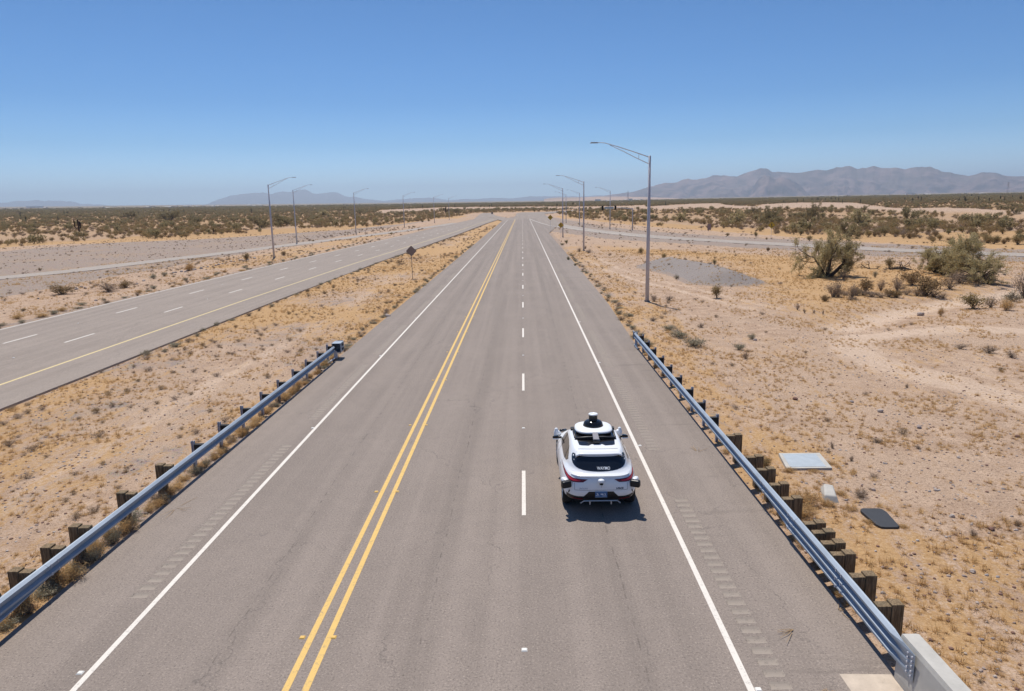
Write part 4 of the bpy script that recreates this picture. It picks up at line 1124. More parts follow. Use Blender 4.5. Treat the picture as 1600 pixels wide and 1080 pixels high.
for i, a in enumerate(((1148, 354, 36, 24, 'small', 1, 'grey green desert tree left of the yellow sign beyond the exit ramp'), (1203, 352, 32, 26, 'small', 0, 'dark green desert tree directly behind the yellow sign beyond the exit ramp'),
     (1268, 348, 28, 28, 'small', 0, 'tall dark desert tree standing above the scrub right of the yellow sign'), (1243, 363, 26, 14, 'small', 1, 'low green desert tree at the edge of the orange band right of the yellow sign'),
     (1325, 372, 40, 26, 'small', 0, 'desert tree just behind the crown of the lone palo verde tree'), (1345, 353, 44, 24, 'small', 1, 'broad desert tree in the scrub up and right of the lone palo verde tree'),
     (1421, 346, 40, 20, 'small', 0, 'dark desert tree in the scrub above the dead snag'), (1530, 350, 32, 16, 'small', 1, 'desert tree in the scrub above the spreading palo verde'), (1585, 337, 18, 11, 'small', 0, 'round dark desert tree by the dirt track near the right edge'),
     (1065, 347, 22, 14, 'small', 1, 'small desert tree in the scrub above the faded red board'), (1350, 331, 16, 9, 'small', 0, 'dark desert tree on the pale dirt berm'), (1180, 336, 20, 12, 'small', 0, 'desert tree in front of the gap in the pale dirt berm'),
     (265, 346, 46, 15, 'small', 0, 'wide dark desert tree in the left scrub right of the dead cactus'), (205, 342, 34, 12, 'small', 0, 'desert tree in the left scrub between dead cactus and wide dark tree'), (305, 349, 26, 11, 'small', 0, 'desert tree in the left scrub left of the nearest left lamp'),
     (408, 357, 30, 17, 'small', 0, 'green desert tree left of the nearest left lamp post'), (440, 354, 36, 17, 'small', 0, 'green desert tree between the nearest and second left lamps'), (504, 338, 22, 9, 'small', 1, 'bright green desert tree in the scrub between second and third left lamps'),
     (562, 335, 14, 8, 'small', 0, 'dark desert tree beside the third left lamp'), (627, 337, 16, 7, 'small', 0, 'dark desert tree beside the fourth left lamp'), (713, 333, 18, 7, 'small', 0, 'dark desert tree at the far end of the opposing road'))):
    tree(*a)

# saguaros
def saguaro_mesh(seed, H, arms, mat):
    r = np.random.default_rng(seed); b = MB()
    def col_(pts, rads):
        n = 14; pts = [Vector(p) for p in pts]; ps = []; fs = []
        for i, p in enumerate(pts):
            t = (pts[min(i+1, len(pts)-1)]-pts[max(i-1, 0)]).normalized(); a = t.orthogonal().normalized(); a = Vector((1, 0, 0)); a = (a-t*a.dot(t)).normalized(); c = t.cross(a)
            for k in range(n):
                q = 2*PI*k/n; rr_ = rads[i]*(1 if k % 2 else .8); ps.append(p+(a*math.cos(q)+c*math.sin(q))*rr_)
        for i in range(len(pts)-1):
            for k in range(n): fs.append((i*n+k, i*n+(k+1) % n, (i+1)*n+(k+1) % n, (i+1)*n+k))
        fs.append(tuple(range((len(pts)-1)*n, len(pts)*n))); b.add(ps, fs)
    w = H*.048
    col_([(0, 0, -.1), (0, 0, H*.4), (0, 0, H*.8), (0, 0, H*.96), (0, 0, H)], [w*.85, w*1.05, w, w*.75, w*.2])
    for (a, z0, z1, out) in arms:
        d = Vector((math.cos(a), math.sin(a), 0))
        col_([Vector((0, 0, H*z0)), d*out*H*.7+Vector((0, 0, H*(z0+.02))), d*out*H+Vector((0, 0, H*(z0+.10))), d*out*H*1.05+Vector((0, 0, H*(z1-.03))), d*out*H*1.05+Vector((0, 0, H*z1))], [w*.7, w*.75, w*.75, w*.65, w*.2])
    m_ = b.build('saguaro_cactus', mat)
    return m_
sg_mat = leaf_mat('saguaro_skin', (.07, .075, .035), (.11, .11, .055), (.085, .07, .04))
deadm = plain('dead_cactus_skin', (.055, .030, .020), .9, 0, .3, 3)
q = at(124, 365); dd = float(np.dot(np.array([q[0], q[1], -CAM_H]), FWD)); o = saguaro_mesh(1, 22*dd/F_PX, [(PI, .38, 1.0, .22), (0.1, .36, .8, .13), (-.8, .42, .84, .10), (.9, .5, .86, .08)], deadm)
o.location = (q[0], q[1], gz(*q)); o.scale = (1.15, 1.15, 1); tag(o, 'dead dark brown saguaro cactus with raised arms standing above the left scrub', 'cactus')
q = at(334, 366); o = saguaro_mesh(2, 2.0, [(0.2, .5, .75, .22)], deadm); o.location = (q[0], q[1], gz(*q)); o.scale = (1.6, 1.6, 1); tag(o, 'short dark cactus stump at the lower edge of the left scrub', 'cactus')
q = at(697, 335); o = saguaro_mesh(3, 6.5, [(0.1, .4, .8, .14), (PI, .5, .85, .13)], deadm); o.location = (q[0], q[1], gz(*q)); o.scale = (2.0, 2.0, 1); tag(o, 'dark cactus standing alone by the far end of the opposing road', 'cactus')
sgs = [saguaro_mesh(11, 6.5, [(0, .4, .75, .14), (PI*.9, .5, .85, .13)], sg_mat), saguaro_mesh(12, 5.5, [(2.6, .45, .8, .15)], sg_mat), saguaro_mesh(13, 6, [], sg_mat)]
spots = [(random.uniform(1250, 1600), random.uniform(307, 318)) for _ in range(34)]+[(random.uniform(870, 1250), random.uniform(317, 322)) for _ in range(10)]+[(random.uniform(0, 420), random.uniform(330, 337)) for _ in range(20)]+[(random.uniform(420, 800), random.uniform(320, 326)) for _ in range(10)]
for i, (px, py) in enumerate(spots):
    q = at(px, py)
    if math.hypot(*q) > 1500: q = q/np.linalg.norm(q)*random.uniform(700, 1300)
    o = sgs[i % 3] if i < 3 else sgs[i % 3].copy()
    if i >= 3: C.objects.link(o)
    o.location = (q[0], q[1], gz(*q)); o.rotation_euler.z = random.uniform(0, 6); k = random.uniform(.7, 1.1); o.scale = (k*1.3, k*1.3, k)
    tag(o, 'small far saguaro standing in the scrub on the right' if px > 800 else 'small far saguaro standing in the scrub on the left', 'cactus', 'saguaros far out on the right' if px > 800 else 'saguaros far out on the left')

# ------------------------------------------------------------------ scattered stuff
def scatter(name, label, cat, pts, src, smin, smax, sz=None):
    n = len(pts); me = bpy.data.meshes.new(name); me.vertices.add(n); me.vertices.foreach_set('co', np.asarray(pts, np.float32).ravel())
    for nm, vals in (('rot', rng.random(n)*6.283), ('scl', smin+(smax-smin)*rng.random(n)**1.5 if sz is None else sz)):
        a = me.attributes.new(nm, 'FLOAT', 'POINT'); a.data.foreach_set('value', np.asarray(vals, np.float32))
    o = link(name, me); g = bpy.data.node_groups.new(name, 'GeometryNodeTree')
    g.interface.new_socket('Geometry', in_out='INPUT', socket_type='NodeSocketGeometry'); g.interface.new_socket('Geometry', in_out='OUTPUT', socket_type='NodeSocketGeometry')
    N = g.nodes.new; i_, o_ = N('NodeGroupInput'), N('NodeGroupOutput'); ip = N('GeometryNodeInstanceOnPoints'); oi = N('GeometryNodeObjectInfo'); oi.inputs['Object'].default_value = src; oi.inputs['As Instance'].default_value = True
    ar, as_ = N('GeometryNodeInputNamedAttribute'), N('GeometryNodeInputNamedAttribute')
    for k, nm in ((ar, 'rot'), (as_, 'scl')): k.data_type = 'FLOAT'; k.inputs['Name'].default_value = nm
    cx = N('ShaderNodeCombineXYZ'); L = g.links.new
    L(i_.outputs[0], ip.inputs['Points']); L(oi.outputs['Geometry'], ip.inputs['Instance']); L(ar.outputs[0], cx.inputs[2]); L(cx.outputs[0], ip.inputs['Rotation']); L(as_.outputs[0], ip.inputs['Scale']); L(ip.outputs[0], o_.inputs[0])
    md = o.modifiers.new('scatter', 'NODES'); md.node_group = g
    return tag(o, label, cat, None, 'stuff')

# desert scrub: sampled in polar rings around the camera, thinning out with distance
N0 = 90000
Dd = 110*np.exp(rng.random(N0)*math.log(3600/110)*1.0); az = R(-46)+R(92)*rng.random(N0)
keep = rng.random(N0) < np.clip((Dd/1000)**.8, .13, 1)
Dd, az = Dd[keep], az[keep]; sx, sy = Dd*np.sin(az), Dd*np.cos(az)
clump = vnoise(sx, sy, 26, 51, 3); sm = scrub_mask(sx, sy) & (clump > np.interp(Dd, [150, 300, 500, 900], [.54, .47, .40, .26])+rng.normal(size=len(sx))*.07)
sx, sy, Dd = sx[sm], sy[sm], Dd[sm]
kind = rng.random(len(sx)); green_w = np.interp(Dd, [200, 700, 1100], [.05, .10, .42])
kd = np.where(kind < green_w, 3, np.where(kind < green_w+.30, 0, np.where(kind < green_w+.62, 1, 2)))
kd = np.where((Dd > 1000) & (kd == 2), 0, kd)
order = np.argsort(Dd); ind = order[:230]; rest = order[230:]
KN = ['creosote', 'brown', 'dry', 'green']
for i in ind:
    k = KN[kd[i]]; s = .7+.8*random.random()
    side = sx[i] < 0
    plant_m(sx[i], sy[i], {'creosote': 2.0, 'brown': 1.7, 'dry': 1.8, 'green': 2.6}[k]*s, {'creosote': 1.15, 'brown': .85, 'dry': .75, 'green': 1.7}[k]*s, k,
            {'creosote': 'low olive bush', 'brown': 'low brown bush', 'dry': 'low dry grey bush', 'green': 'taller green bush'}[k]+(' in the near fringe of the left desert scrub' if side else ' in the near fringe of the right desert scrub'),
            {'creosote': 'olive', 'brown': 'brown', 'dry': 'dry', 'green': 'green'}[k]+(' bushes fringing the left scrub' if side else ' bushes fringing the right scrub'))
far_src = {}
for j, k in enumerate(KN):
    so_ = link(NAMES[k], FARB[k]); q = at((1130, 1160, 1235, 1290)[j], (352, 356, 366, 360)[j]); so_.location = (q[0], q[1], gz(*q)-.02)
    tag(so_, ('coarse olive bush', 'coarse brown bush', 'sparse grey bush', 'tall dark green bush')[j]+' deep in the right desert scrub beyond the exit ramp', 'bush')
    r_ = rest[kd[rest] == j]; zz = np.array([gz(a, c) for a, c in zip(sx[r_], sy[r_])])-.03
    scl = (.65+.7*rng.random(len(r_)))*np.interp(Dd[r_], [150, 600, 2000], [1.0, 1.1, 1.9])
    scatter(('olive_scrub', 'brown_scrub', 'dry_scrub', 'green_scrub')[j], ('olive creosote scrub', 'brown low scrub', 'grey dry scrub', 'taller green scrub and small trees')[j]+' covering the desert plain out to the skyline', 'scrub', np.stack([sx[r_], sy[r_], zz], -1), so_, 1, 1, scl)

# dry grass tufts and stones on the open ground
def tuft_mesh(seed, n=26, L=.26):
    r = np.random.default_rng(seed); paths = []
    v = []; f = []
    for i in range(n):
        q = r.random()*6.28; lean = r.random()**.7; l = L*r.uniform(.5, 1.2); d = np.array([math.cos(q)*lean, math.sin(q)*lean, 1.0-.6*lean]); b0 = r.normal(size=3)*.045; b0[2] = -.01
        s = np.array([-math.sin(q), math.cos(q), 0])*.006; m = b0+d*l*.55; t = b0+d*l+np.array([0, 0, -.15*l*lean])
        k = len(v); v += [b0-s, b0+s, m+s*.8, m-s*.8, t+s*.15, t-s*.15]; f += [(k, k+1, k+2, k+3), (k+3, k+2, k+4, k+5)]
    return np_mesh('grass_tuft', np.array(v), np.array(f), [M['straw']])
def stone_mesh(seed, mat):
    r = np.random.default_rng(seed); g = bmesh.new(); bmesh.ops.create_icosphere(g, subdivisions=2, radius=.5)
    ax = r.normal(size=(7, 3)); ax /= np.linalg.norm(ax, axis=1)[:, None]; of = r.uniform(.25, .42, 7)
    for v_ in g.verts:
        c = np.array(v_.co)
        for a, k in zip(ax, of):
            dlt = c@a-k
            if dlt > 0: c = c-a*dlt*.9
        v_.co = (c[0], c[1]*.85, c[2]*.62)
    me = bpy.data.meshes.new('stone'); g.to_mesh(me); g.free(); me.materials.append(mat); return me
def stone_mat(name, c):
    t = NT(name); n = t.noise(6, 5, .65, t.n('ShaderNodeTexCoord').outputs['Object'])
    k = t.mix(n, c4(*[x*.7 for x in c]), c4(*[min(1, x*1.25) for x in c])); t.col(t.mix(t.math('MULTIPLY', t.rand(), .6), k, c4(.30, .19, .14))); t.bump(n, .5, .03); return t.mat
STM = [stone_mat('pale_stone', (.52, .46, .41)), stone_mat('grey_stone', (.34, .31, .30)), stone_mat('red_stone', (.20, .11, .085))]
STN = [stone_mesh(i+1, STM[i]) for i in range(3)]
def rock(px, py, wpx, mi, label, group=None):
    q = at(px, py); d = float(np.dot(np.array([q[0], q[1], -CAM_H]), FWD)); w = wpx*d/F_PX
    o = link('stone', STN[mi]); o.location = (q[0], q[1], gz(*q)+w*.12); o.scale = (w, w, w); o.rotation_euler = (random.uniform(-.3, .3), random.uniform(-.3, .3), random.uniform(0, 6)); return tag(o, label, 'stone', group)
rock(1243, 622, 10, 2, 'dark reddish stone alone in the dirt above the vault')
rock(1375, 643, 12, 0, 'pale blue grey stone on the open dirt, the larger of two')
rock(1436, 668, 10, 1, 'round grey stone on the open dirt right of the pale one')
rock(1331, 627, 7, 1, 'small grey stone left of the pale blue grey one')
rock(1590, 683, 9, 2, 'dark stone at the right edge of the open dirt')
rock(1438, 488, 14, 0, 'pale boulder lying in the dirt wash')
rock(1549, 827, 11, 2, 'dark red stone in the grass at the lower right')
rock(1487, 808, 11, 0, 'pale tan stone right of the charcoal cover')
rock(1462, 768, 9, 0, 'white stone up and right of the charcoal cover')
rock(1365, 765, 9, 0, 'white stone above the charcoal cover')
rock(1498, 715, 8, 0, 'small white stone in the middle of the lower right dirt')
rock(1590, 682, 6, 1, 'small grey stone beside the dark one at the right edge')
rock(1435, 665, 5, 0, 'tiny pale chip behind the round grey stone')
rock(1569, 430, 7, 0, 'small white boulder right of the palo verde pair')
rock(1520, 895, 12, 0, 'pale pink stone in the straw at the lower right')
rock(605, 494, 12, 0, 'tan stone at the left asphalt edge beside green weeds in the median')
rock(1180, 532, 8, 0, 'small white stone in the dirt right of the rail end weeds')
for i in range(22):
    px = 270+i*6.1; rock(px+random.uniform(-2, 2), 428-i*1.15+random.uniform(-1.5, 1.5), random.uniform(4, 7), 0, 'pale stone in the row between frontage ramp and opposing road', 'row of pale stones on the left verge')
for (px, py) in ((120, 452), (127, 449), (133, 451), (118, 450), (225, 440), (214, 444), (150, 470), (60, 468)):
    rock(px, py, random.uniform(4, 7), random.choice([0, 1]), 'loose stone in the brush between frontage ramp and opposing road', 'loose stones in the left brush')

N1 = 300000
gx = rng.uniform(-64, 70, N1); gy = 6+rng.random(N1)**1.5*110
ok = (np.abs(gx) < (gy+6)*.80) & ~road_mask(gx, gy, .12) & ~inpoly(gx, gy, [(7.4, 19.3), (9.1, 19.3), (9.2, 20.9), (7.6, 20.9)]) & ~inpoly(gx, gy, [(8.2, 15.4), (9.1, 15.4), (9.1, 16.9), (8.2, 16.9)]) & ~((gx < 6.45) & (gx > 5.5) & (gy < 10.6))
gx, gy = gx[ok], gy[ok]
GA = np.zeros(nx*ny, np.float32); gme.attributes['grass'].data.foreach_get('value', GA); GA = GA.reshape(ny, nx)
BA = np.zeros(nx*ny, np.float32); gme.attributes['bare'].data.foreach_get('value', BA); BA = BA.reshape(ny, nx)
def lookup(A, x, y): return A[np.clip(np.searchsorted(ys, y)-1, 0, ny-1), np.clip(np.searchsorted(xs, x)-1, 0, nx-1)]
gv = lookup(GA, gx, gy); bv = lookup(BA, gx, gy)
dens = np.clip(np.where(gv > .9, .42, gv)*1.05+(vnoise(gx, gy, 2.2, 61, 4)-.5)*3.6-bv*.5+np.where((gx > 6) & (gy < 17), .22, 0), .02, 1)*np.interp(np.hypot(gx, gy), [12, 40, 70, 110], [.85, .7, .45, .4])
kp = rng.random(len(gx)) < dens
gx2, gy2 = gx[kp], gy[kp]; gzs = np.array([gz(a, c) for a, c in zip(gx2, gy2)])
tf = link('grass_tuft', tuft_mesh(1)); tf.location = (7.3, 14.0, gz(7.3, 14)); tag(tf, 'tuft of dry straw grass behind the wooden posts at the lower right', 'grass tuft')
tf2 = link('grass_tuft', tuft_mesh(5, 34, .20)); tf2.location = (8.0, 13.2, gz(8, 13.2)); tag(tf2, 'short dense tuft of dry straw grass near the lower right corner', 'grass tuft')
h = rng.random(len(gx2)) < .5; ds = np.hypot(gx2, gy2)
for src, m_ in ((tf, h), (tf2, ~h)):
    scatter('dry_grass', 'dry straw coloured grass scattered over the median and verges', 'grass', np.stack([gx2[m_], gy2[m_], gzs[m_]], -1), src, .5, 1.2, (.35+.75*rng.random(m_.sum())**1.4)*np.interp(ds[m_], [10, 25, 60, 110], [.7, .8, .95, 1.15]))
kp2 = rng.random(len(gx)) < np.interp(np.hypot(gx, gy), [8, 30, 60], [.55, .35, .08])
gx3, gy3 = gx[kp2], gy[kp2]; gz3 = np.array([gz(a, c) for a, c in zip(gx3, gy3)])+.004
for j in range(3):
    m_ = (np.arange(len(gx3)) % 3) == j
    q = ((1340, 560), (1400, 590), (1280, 655))[j]; o_ = rock(q[0], q[1], 4, j, ('little pale pebble on the raked dirt inside the curved wheel track', 'little grey pebble on the dirt right of the curved wheel track', 'little red pebble on the dirt above the vault')[j])
    scatter('pebbles', ('pale', 'grey', 'reddish')[j]+' pebbles strewn over the bare dirt', 'pebbles', np.stack([gx3[m_], gy3[m_], gz3[m_]], -1), o_, .018, .11)

# dry brush: small weeds strewn over the verges and the median
N2 = 60000
bx = rng.uniform(-140, 75, N2); by = 8+rng.random(N2)**1.15*260
ok = (np.abs(bx) < (by+6)*.82) & ~road_mask(bx, by, .2) & ~scrub_mask(bx, by)
bx, by = bx[ok], by[ok]
medb = (bx > L_RIGHT+L_SHIFT(by)) & (bx < MAIN_L(by)); lvb = bx < -36
bg = lookup(BA, bx, by); gg = lookup(GA, bx, by)
pb_ = np.where(medb, 1.0, np.where(lvb, .55, .20))*np.clip(.2+(vnoise(bx, by, 5, 71, 3)-.38)*4.0, 0, 1)*np.clip(1-bg*1.6, 0, 1)*np.where((gg > .9), .5, 1)
kb = rng.random(len(bx)) < pb_; bx, by = bx[kb], by[kb]; bz = np.array([gz(a, c) for a, c in zip(bx, by)])-.01
bd = np.hypot(bx, by)
for j, (kk, lab, q) in enumerate((('dry', 'small dry grey weeds strewn over the median and verges', (1330, 470)), ('brown', 'small reddish brown weeds strewn over the median and verges', (1412, 452)))):
    src = link('dry_weed', bush_mesh('dry_weed', 80+j, .8, .85, 16, 420, .10, kk, 1.0, .014, .05, .25, .14)); w_ = at(*q); src.location = (w_[0], w_[1], gz(*w_)); src.scale = (.6, .6, .5)
    tag(src, ('small tangled grey weed', 'small tangled brown weed')[j]+' low on the bank of the dirt wash', 'weed')
    m_ = (np.arange(len(bx)) % 2) == j
    scatter('dry_brush', lab, 'brush', np.stack([bx[m_], by[m_], bz[m_]], -1), src, 1, 1, np.where(bx[m_] < -55, .6, 1)*(.08+.38*rng.random(m_.sum())**2.6)*np.interp(bd[m_], [12, 40, 120, 250], [.8, .9, 1.2, 1.7]))

# twigs lying on the shoulders
def twig(x, y, L, label, seed, n=5):
    r = np.random.default_rng(seed); paths = []; rads = []
    a0 = r.random()*6.28; p = np.array([0, 0, .012])
    for i in range(n):
        a = a0+r.normal()*.7; d = np.array([math.cos(a), math.sin(a), .0]); st_ = p+d*r.uniform(0, .3)*L
        e = st_+d*L*r.uniform(.4, 1)+np.array([0, 0, r.uniform(.0, .05)]); paths.append(np.array([st_, (st_+e)/2+r.normal(size=3)*.03*np.array([1, 1, .2]), e])); rads.append([.006, .005, .003])
    v, f = quad_tubes(paths, rads, 4); o = link('twig', np_mesh('twig', v, f, [plain('straw_twig', (.42, .28, .15), .9)])); o.location = (x, y, .006); return tag(o, label, 'twig')
for i, (px, py, L, lab) in enumerate(((1240, 985, .42, 'dry forked twig on the right shoulder near the concrete apron'), (1090, 707, .5, 'pale dry twig on the right shoulder beside the car'), (1310, 955, .35, 'dry stalk on the right shoulder under the rail'), (275, 795, .6, 'pale twig on the left shoulder near the rumble strip'), (1290, 1077, .3, 'dry stalk at the left corner of the concrete apron'))):
    q = at(px, py); twig(q[0], q[1], L, lab, i+1)

# ------------------------------------------------------------------ the car
def car_paint():
    t = NT('white_car_paint'); n = t.noise(1.2, 3)
    t.col(t.mix(n, c4(.78, .79, .80), c4(.82, .83, .84))).set(Roughness=.22, Specular_IOR_Level=.5, Coat_Weight=.3, Coat_Roughness=.05); return t.mat
CP = car_paint()
GLS = plain('dark_car_glass', (.010, .013, .020), .06, 0, .1, 2, .55)
def reflection_glass():  # brown reflection in the side glass is put into its base colour
    t = NT('reflection_tinted_glass'); n = t.noise(2.0, 3)
    t.col(t.mix(n, c4(.10, .082, .062), c4(.15, .122, .095))).set(Roughness=.05, Specular_IOR_Level=.6); return t.mat
TGL = reflection_glass()
BLK = plain('black_trim', (.012, .012, .013), .45, 0, .2, 4)
GBL = plain('gloss_black', (.010, .010, .011), .12, 0, .1, 4, .5)
TYR = plain('tyre_rubber', (.018, .018, .018), .85, 0, .2, 6)
RIM = plain('alloy_rim', (.30, .31, .33), .3, .8, .1, 3)
RED = plain('tail_red', (.50, .022, .032), .15, 0, .2, 6, .5)
DRED = plain('dark_red_lens', (.13, .010, .013), .2, 0, .2, 6, .5)
SIL = plain('satin_silver', (.52, .53, .55), .35, .6, .05, 3)
GREY = plain('lilac_grey_plastic', (.22, .21, .23), .5, 0, .1, 4)
SENW = plain('white_plastic', (.76, .78, .80), .35, 0, .03, 3)

car = empty('car', (1.865, 18.97, .004), 0)
tag(car, 'white self driving hatchback with roof sensor dome driving away in the right lane', 'car')
# plan rings: z rear, z mid, z front, y rear, y front, half width, rear power, front power
RINGS = [(.24, .20, .24, -1.98, 2.02, .74, 5, 4), (.30, .25, .28, -2.14, 2.22, .86, 5, 4), (.42, .36, .40, -2.27, 2.31, .945, 6, 3.6), (.58, .55, .55, -2.33, 2.34, .970, 6, 3.4), (.74, .75, .70, -2.318, 2.31, .970, 5.6, 3.2),
         (.86, .90, .80, -2.295, 2.22, .955, 5.2, 3.0), (.955, .985, .88, -2.265, 2.05, .925, 4.8, 2.8), (1.015, 1.03, .95, -2.225, 1.72, .900, 4.6, 2.6), (1.045, 1.07, 1.02, -2.135, 1.40, .876, 4.6, 2.7), (1.10, 1.12, 1.08, -2.065, 1.22, .855, 4.2, 2.8),
         (1.20, 1.23, 1.19, -1.975, .98, .800, 4.8, 3.0), (1.32, 1.36, 1.31, -1.865, .72, .730, 5.4, 3.1), (1.405, 1.455, 1.40, -1.79, .50, .675, 5.6, 3.2), (1.440, 1.505, 1.45, -1.765, .34, .635, 5.4, 3), (1.462, 1.535, 1.49, -1.62, .20, .56, 4.6, 3), (1.482, 1.553, 1.53, -1.25, .05, .36, 3, 3), (1.51, 1.562, 1.55, -.95, -.10, .16, 2.4, 2.4)]
def car_body():
    K = np.array(RINGS); n = len(K); tt = np.arange(n); fine = np.linspace(0, n-1, 76)
    Q = np.stack([np.interp(fine, tt, K[:, j]) for j in range(8)], -1)
    ker = np.array([1, 4, 6, 4, 1])/16.; Qp = np.vstack([Q[:1]]*2+[Q]+[Q[-1:]]*2)
    Q = sum(k*Qp[i:i+len(Q)] for i, k in enumerate(ker))
    NA = 128; vs = []; fs = []
    for zr, zm, zf, yr, yf, w, er, ef in Q:
        yc = -.15; 
        for a in range(NA):
            q = 2*PI*a/NA; cx_, sy_ = math.cos(q), math.sin(q)
            e = er if sy_ < 0 else ef; L = (yc-yr) if sy_ < 0 else (yf-yc)
            px = w*math.copysign(abs(cx_)**(2/e), cx_); py = yc+L*math.copysign(abs(sy_)**(2/e), sy_)
            s = (py-yr)/(yf-yr); zz = zr*(1-s)*(1-2*s)+zm*4*s*(1-s)+zf*s*(2*s-1)
            vs.append((px, py, zz))
    m = len(Q)
    for i in range(m-1):
        for a in range(NA): fs.append((i*NA+a, i*NA+(a+1) % NA, (i+1)*NA+(a+1) % NA, (i+1)*NA+a))
    fs.append(tuple(range(NA-1, -1, -1))); fs.append(tuple(range((m-1)*NA, m*NA)))
    return vs, fs
bv_, bf_ = car_body()
BVH = BVHTree.FromPolygons([Vector(v) for v in bv_], bf_)
body = MB().add(bv_, bf_).build('body', CP, car, True)
# wheel arches cut out of the shell
cut = MB()
for y in (-1.47, 1.52):
    for s in (-1, 1): cut.lathe((s*.98, y, .36), [(.405, -.22), (.405, .22)], 40, 0, 'x')
co = cut.build('cutter', CP)
bo = body.modifiers.new('arch', 'BOOLEAN'); bo.operation = 'DIFFERENCE'; bo.object = co; bo.solver = 'EXACT'
dg = bpy.context.evaluated_depsgraph_get(); nm_ = bpy.data.meshes.new_from_object(body.evaluated_get(dg)); nm_.name = 'body'
body.modifiers.clear(); body.data = nm_; bpy.data.objects.remove(co)
nm_.polygons.foreach_set('use_smooth', [True]*len(nm_.polygons))
try: nm_.set_sharp_from_angle(angle=R(38))
except Exception: pass

def surf(u, v, axis):
    """hit the body shell: axis 'rear' (u=x, v=z), 'left'/'right' (u=y, v=z), 'top' (u=x, v=y)"""
    o_, d = {'rear': (Vector((u, -6, v)), Vector((0, 1, 0))), 'left': (Vector((-6, u, v)), Vector((1, 0, 0))), 'right': (Vector((6, u, v)), Vector((-1, 0, 0))), 'top': (Vector((u, v, 6)), Vector((0, 0, -1)))}[axis]
    h_, n_, _, _ = BVH.ray_cast(o_, d)
    if h_ is None: return None, None
    if n_.dot(d) > 0: n_ = -n_
    return h_, n_
def decal(name, poly, axis, mat, parent, off=.004, step=.05, round_=0):
    P_ = [tuple(p) for p in poly]
    if round_:
        for _ in range(round_):
            P_ = [q for i in range(len(P_)) for q in ((P_[i][0]*.75+P_[(i+1) % len(P_)][0]*.25, P_[i][1]*.75+P_[(i+1) % len(P_)][1]*.25), (P_[i][0]*.25+P_[(i+1) % len(P_)][0]*.75, P_[i][1]*.25+P_[(i+1) % len(P_)][1]*.75))]
    dense = []
    for i in range(len(P_)):
        a, c = np.array(P_[i]), np.array(P_[(i+1) % len(P_)]); k = max(1, int(np.linalg.norm(c-a)/step))
        for j in range(k): dense.append(tuple(a+(c-a)*j/k))
    v_, f_ = fill(dense, step); top = []; bot = []
    for p in v_:
        h_, n_ = surf(p[0], p[1], axis)
        kq = 1.0
        while h_ is None and kq > .5:
            kq -= .004
            h_, n_ = surf(p[0]*(kq if axis in ('rear', 'top') else 1), p[1]*(1 if axis in ('rear',) else kq), axis)
        if h_ is None: return None
        top.append(h_+n_*off); bot.append(h_-n_*.012)
    n = len(v_); cnt = {}
    fs = []
    for f in f_:
        fs.append(tuple(f))
        for i in range(len(f)):
            e = (f[i], f[(i+1) % len(f)]); cnt[e] = 1
    side = [(e[1], e[0], e[0]+n, e[1]+n) for e in cnt if (e[1], e[0]) not in cnt]
    a, c, d = top[fs[0][0]], top[fs[0][1]], top[fs[0][2]]; nn = (c-a).cross(d-a)
    view = {'rear': Vector((0, -1, 0)), 'left': Vector((-1, 0, 0)), 'right': Vector((1, 0, 0)), 'top': Vector((0, 0, 1))}[axis]
    if nn.dot(view) < 0: fs = [f[::-1] for f in fs]; side = [f[::-1] for f in side]
    o = MB().add(top+bot, fs+side).build(name, mat, parent)
    return o
mir = lambda p: [(-x, z) for x, z in p][::-1]

rw = decal('rear_window', [(-.66, 1.385), (-.60, 1.40), (-.54, 1.385), (-.30, 1.375), (0, 1.372), (.30, 1.375), (.54, 1.385), (.60, 1.40), (.66, 1.385), (.69, 1.31), (.69, 1.22), (.63, 1.155), (.50, 1.112), (.25, 1.083), (0, 1.073), (-.25, 1.083), (-.50, 1.112), (-.63, 1.155), (-.69, 1.22), (-.69, 1.31)], 'rear', GLS, car, .004, .05, 1)
def words(txt, size, u0, v0, axis, mat, parent, off=.008, name='lettering', bold=.0):
    cu = bpy.data.curves.new('t', 'FONT'); cu.body = txt; cu.size = size; cu.align_x = 'CENTER'; cu.align_y = 'CENTER'; cu.offset = bold
    ob = bpy.data.objects.new('t', cu); C.objects.link(ob); d_ = bpy.context.evaluated_depsgraph_get(); me = bpy.data.meshes.new_from_object(ob.evaluated_get(d_)); bpy.data.objects.remove(ob)
    vs = []
    for v in me.vertices:
        h_, n_ = surf(u0+v.co.x, v0+v.co.y, axis); vs.append(h_+n_*off)
    fs = [tuple(p.vertices) for p in me.polygons]
    return MB().add(vs, fs).build(name, mat, parent)
words('WAYMO', .085, .09, 1.135, 'rear', SENW, rw, .007, 'lettering', .0015)
# spoiler lip above the rear window and the tailgate crease
b = MB()
pts = []
for x in np.linspace(-.60, .60, 25):
    h_, n_ = surf(x, -1.70+.05*(abs(x)/.6)**3, 'top'); pts.append(h_+Vector((0, 0, .004)))
prof = [(0, 0), (-.10, -.012), (-.145, -.035), (-.13, -.055), (0, -.03)]
vs = [(p.x, p.y+dy, p.z+.012+dz) for p in pts for dy, dz in prof]; m = len(prof)
fs = [(i*m+j, i*m+(j+1) % m, (i+1)*m+(j+1) % m, (i+1)*m+j) for i in range(len(pts)-1) for j in range(m)]
b.add(vs, fs+[tuple(range(m-1, -1, -1)), tuple(range((len(pts)-1)*m, len(pts)*m))]); sp_ = b.build('roof_spoiler', CP, car, True)
for s in (-1, 1): pass
decal('shut_line', [(-.52, -1.50), (.52, -1.50), (.50, -1.515), (-.50, -1.515)], 'top', BLK, sp_, .003, .06)
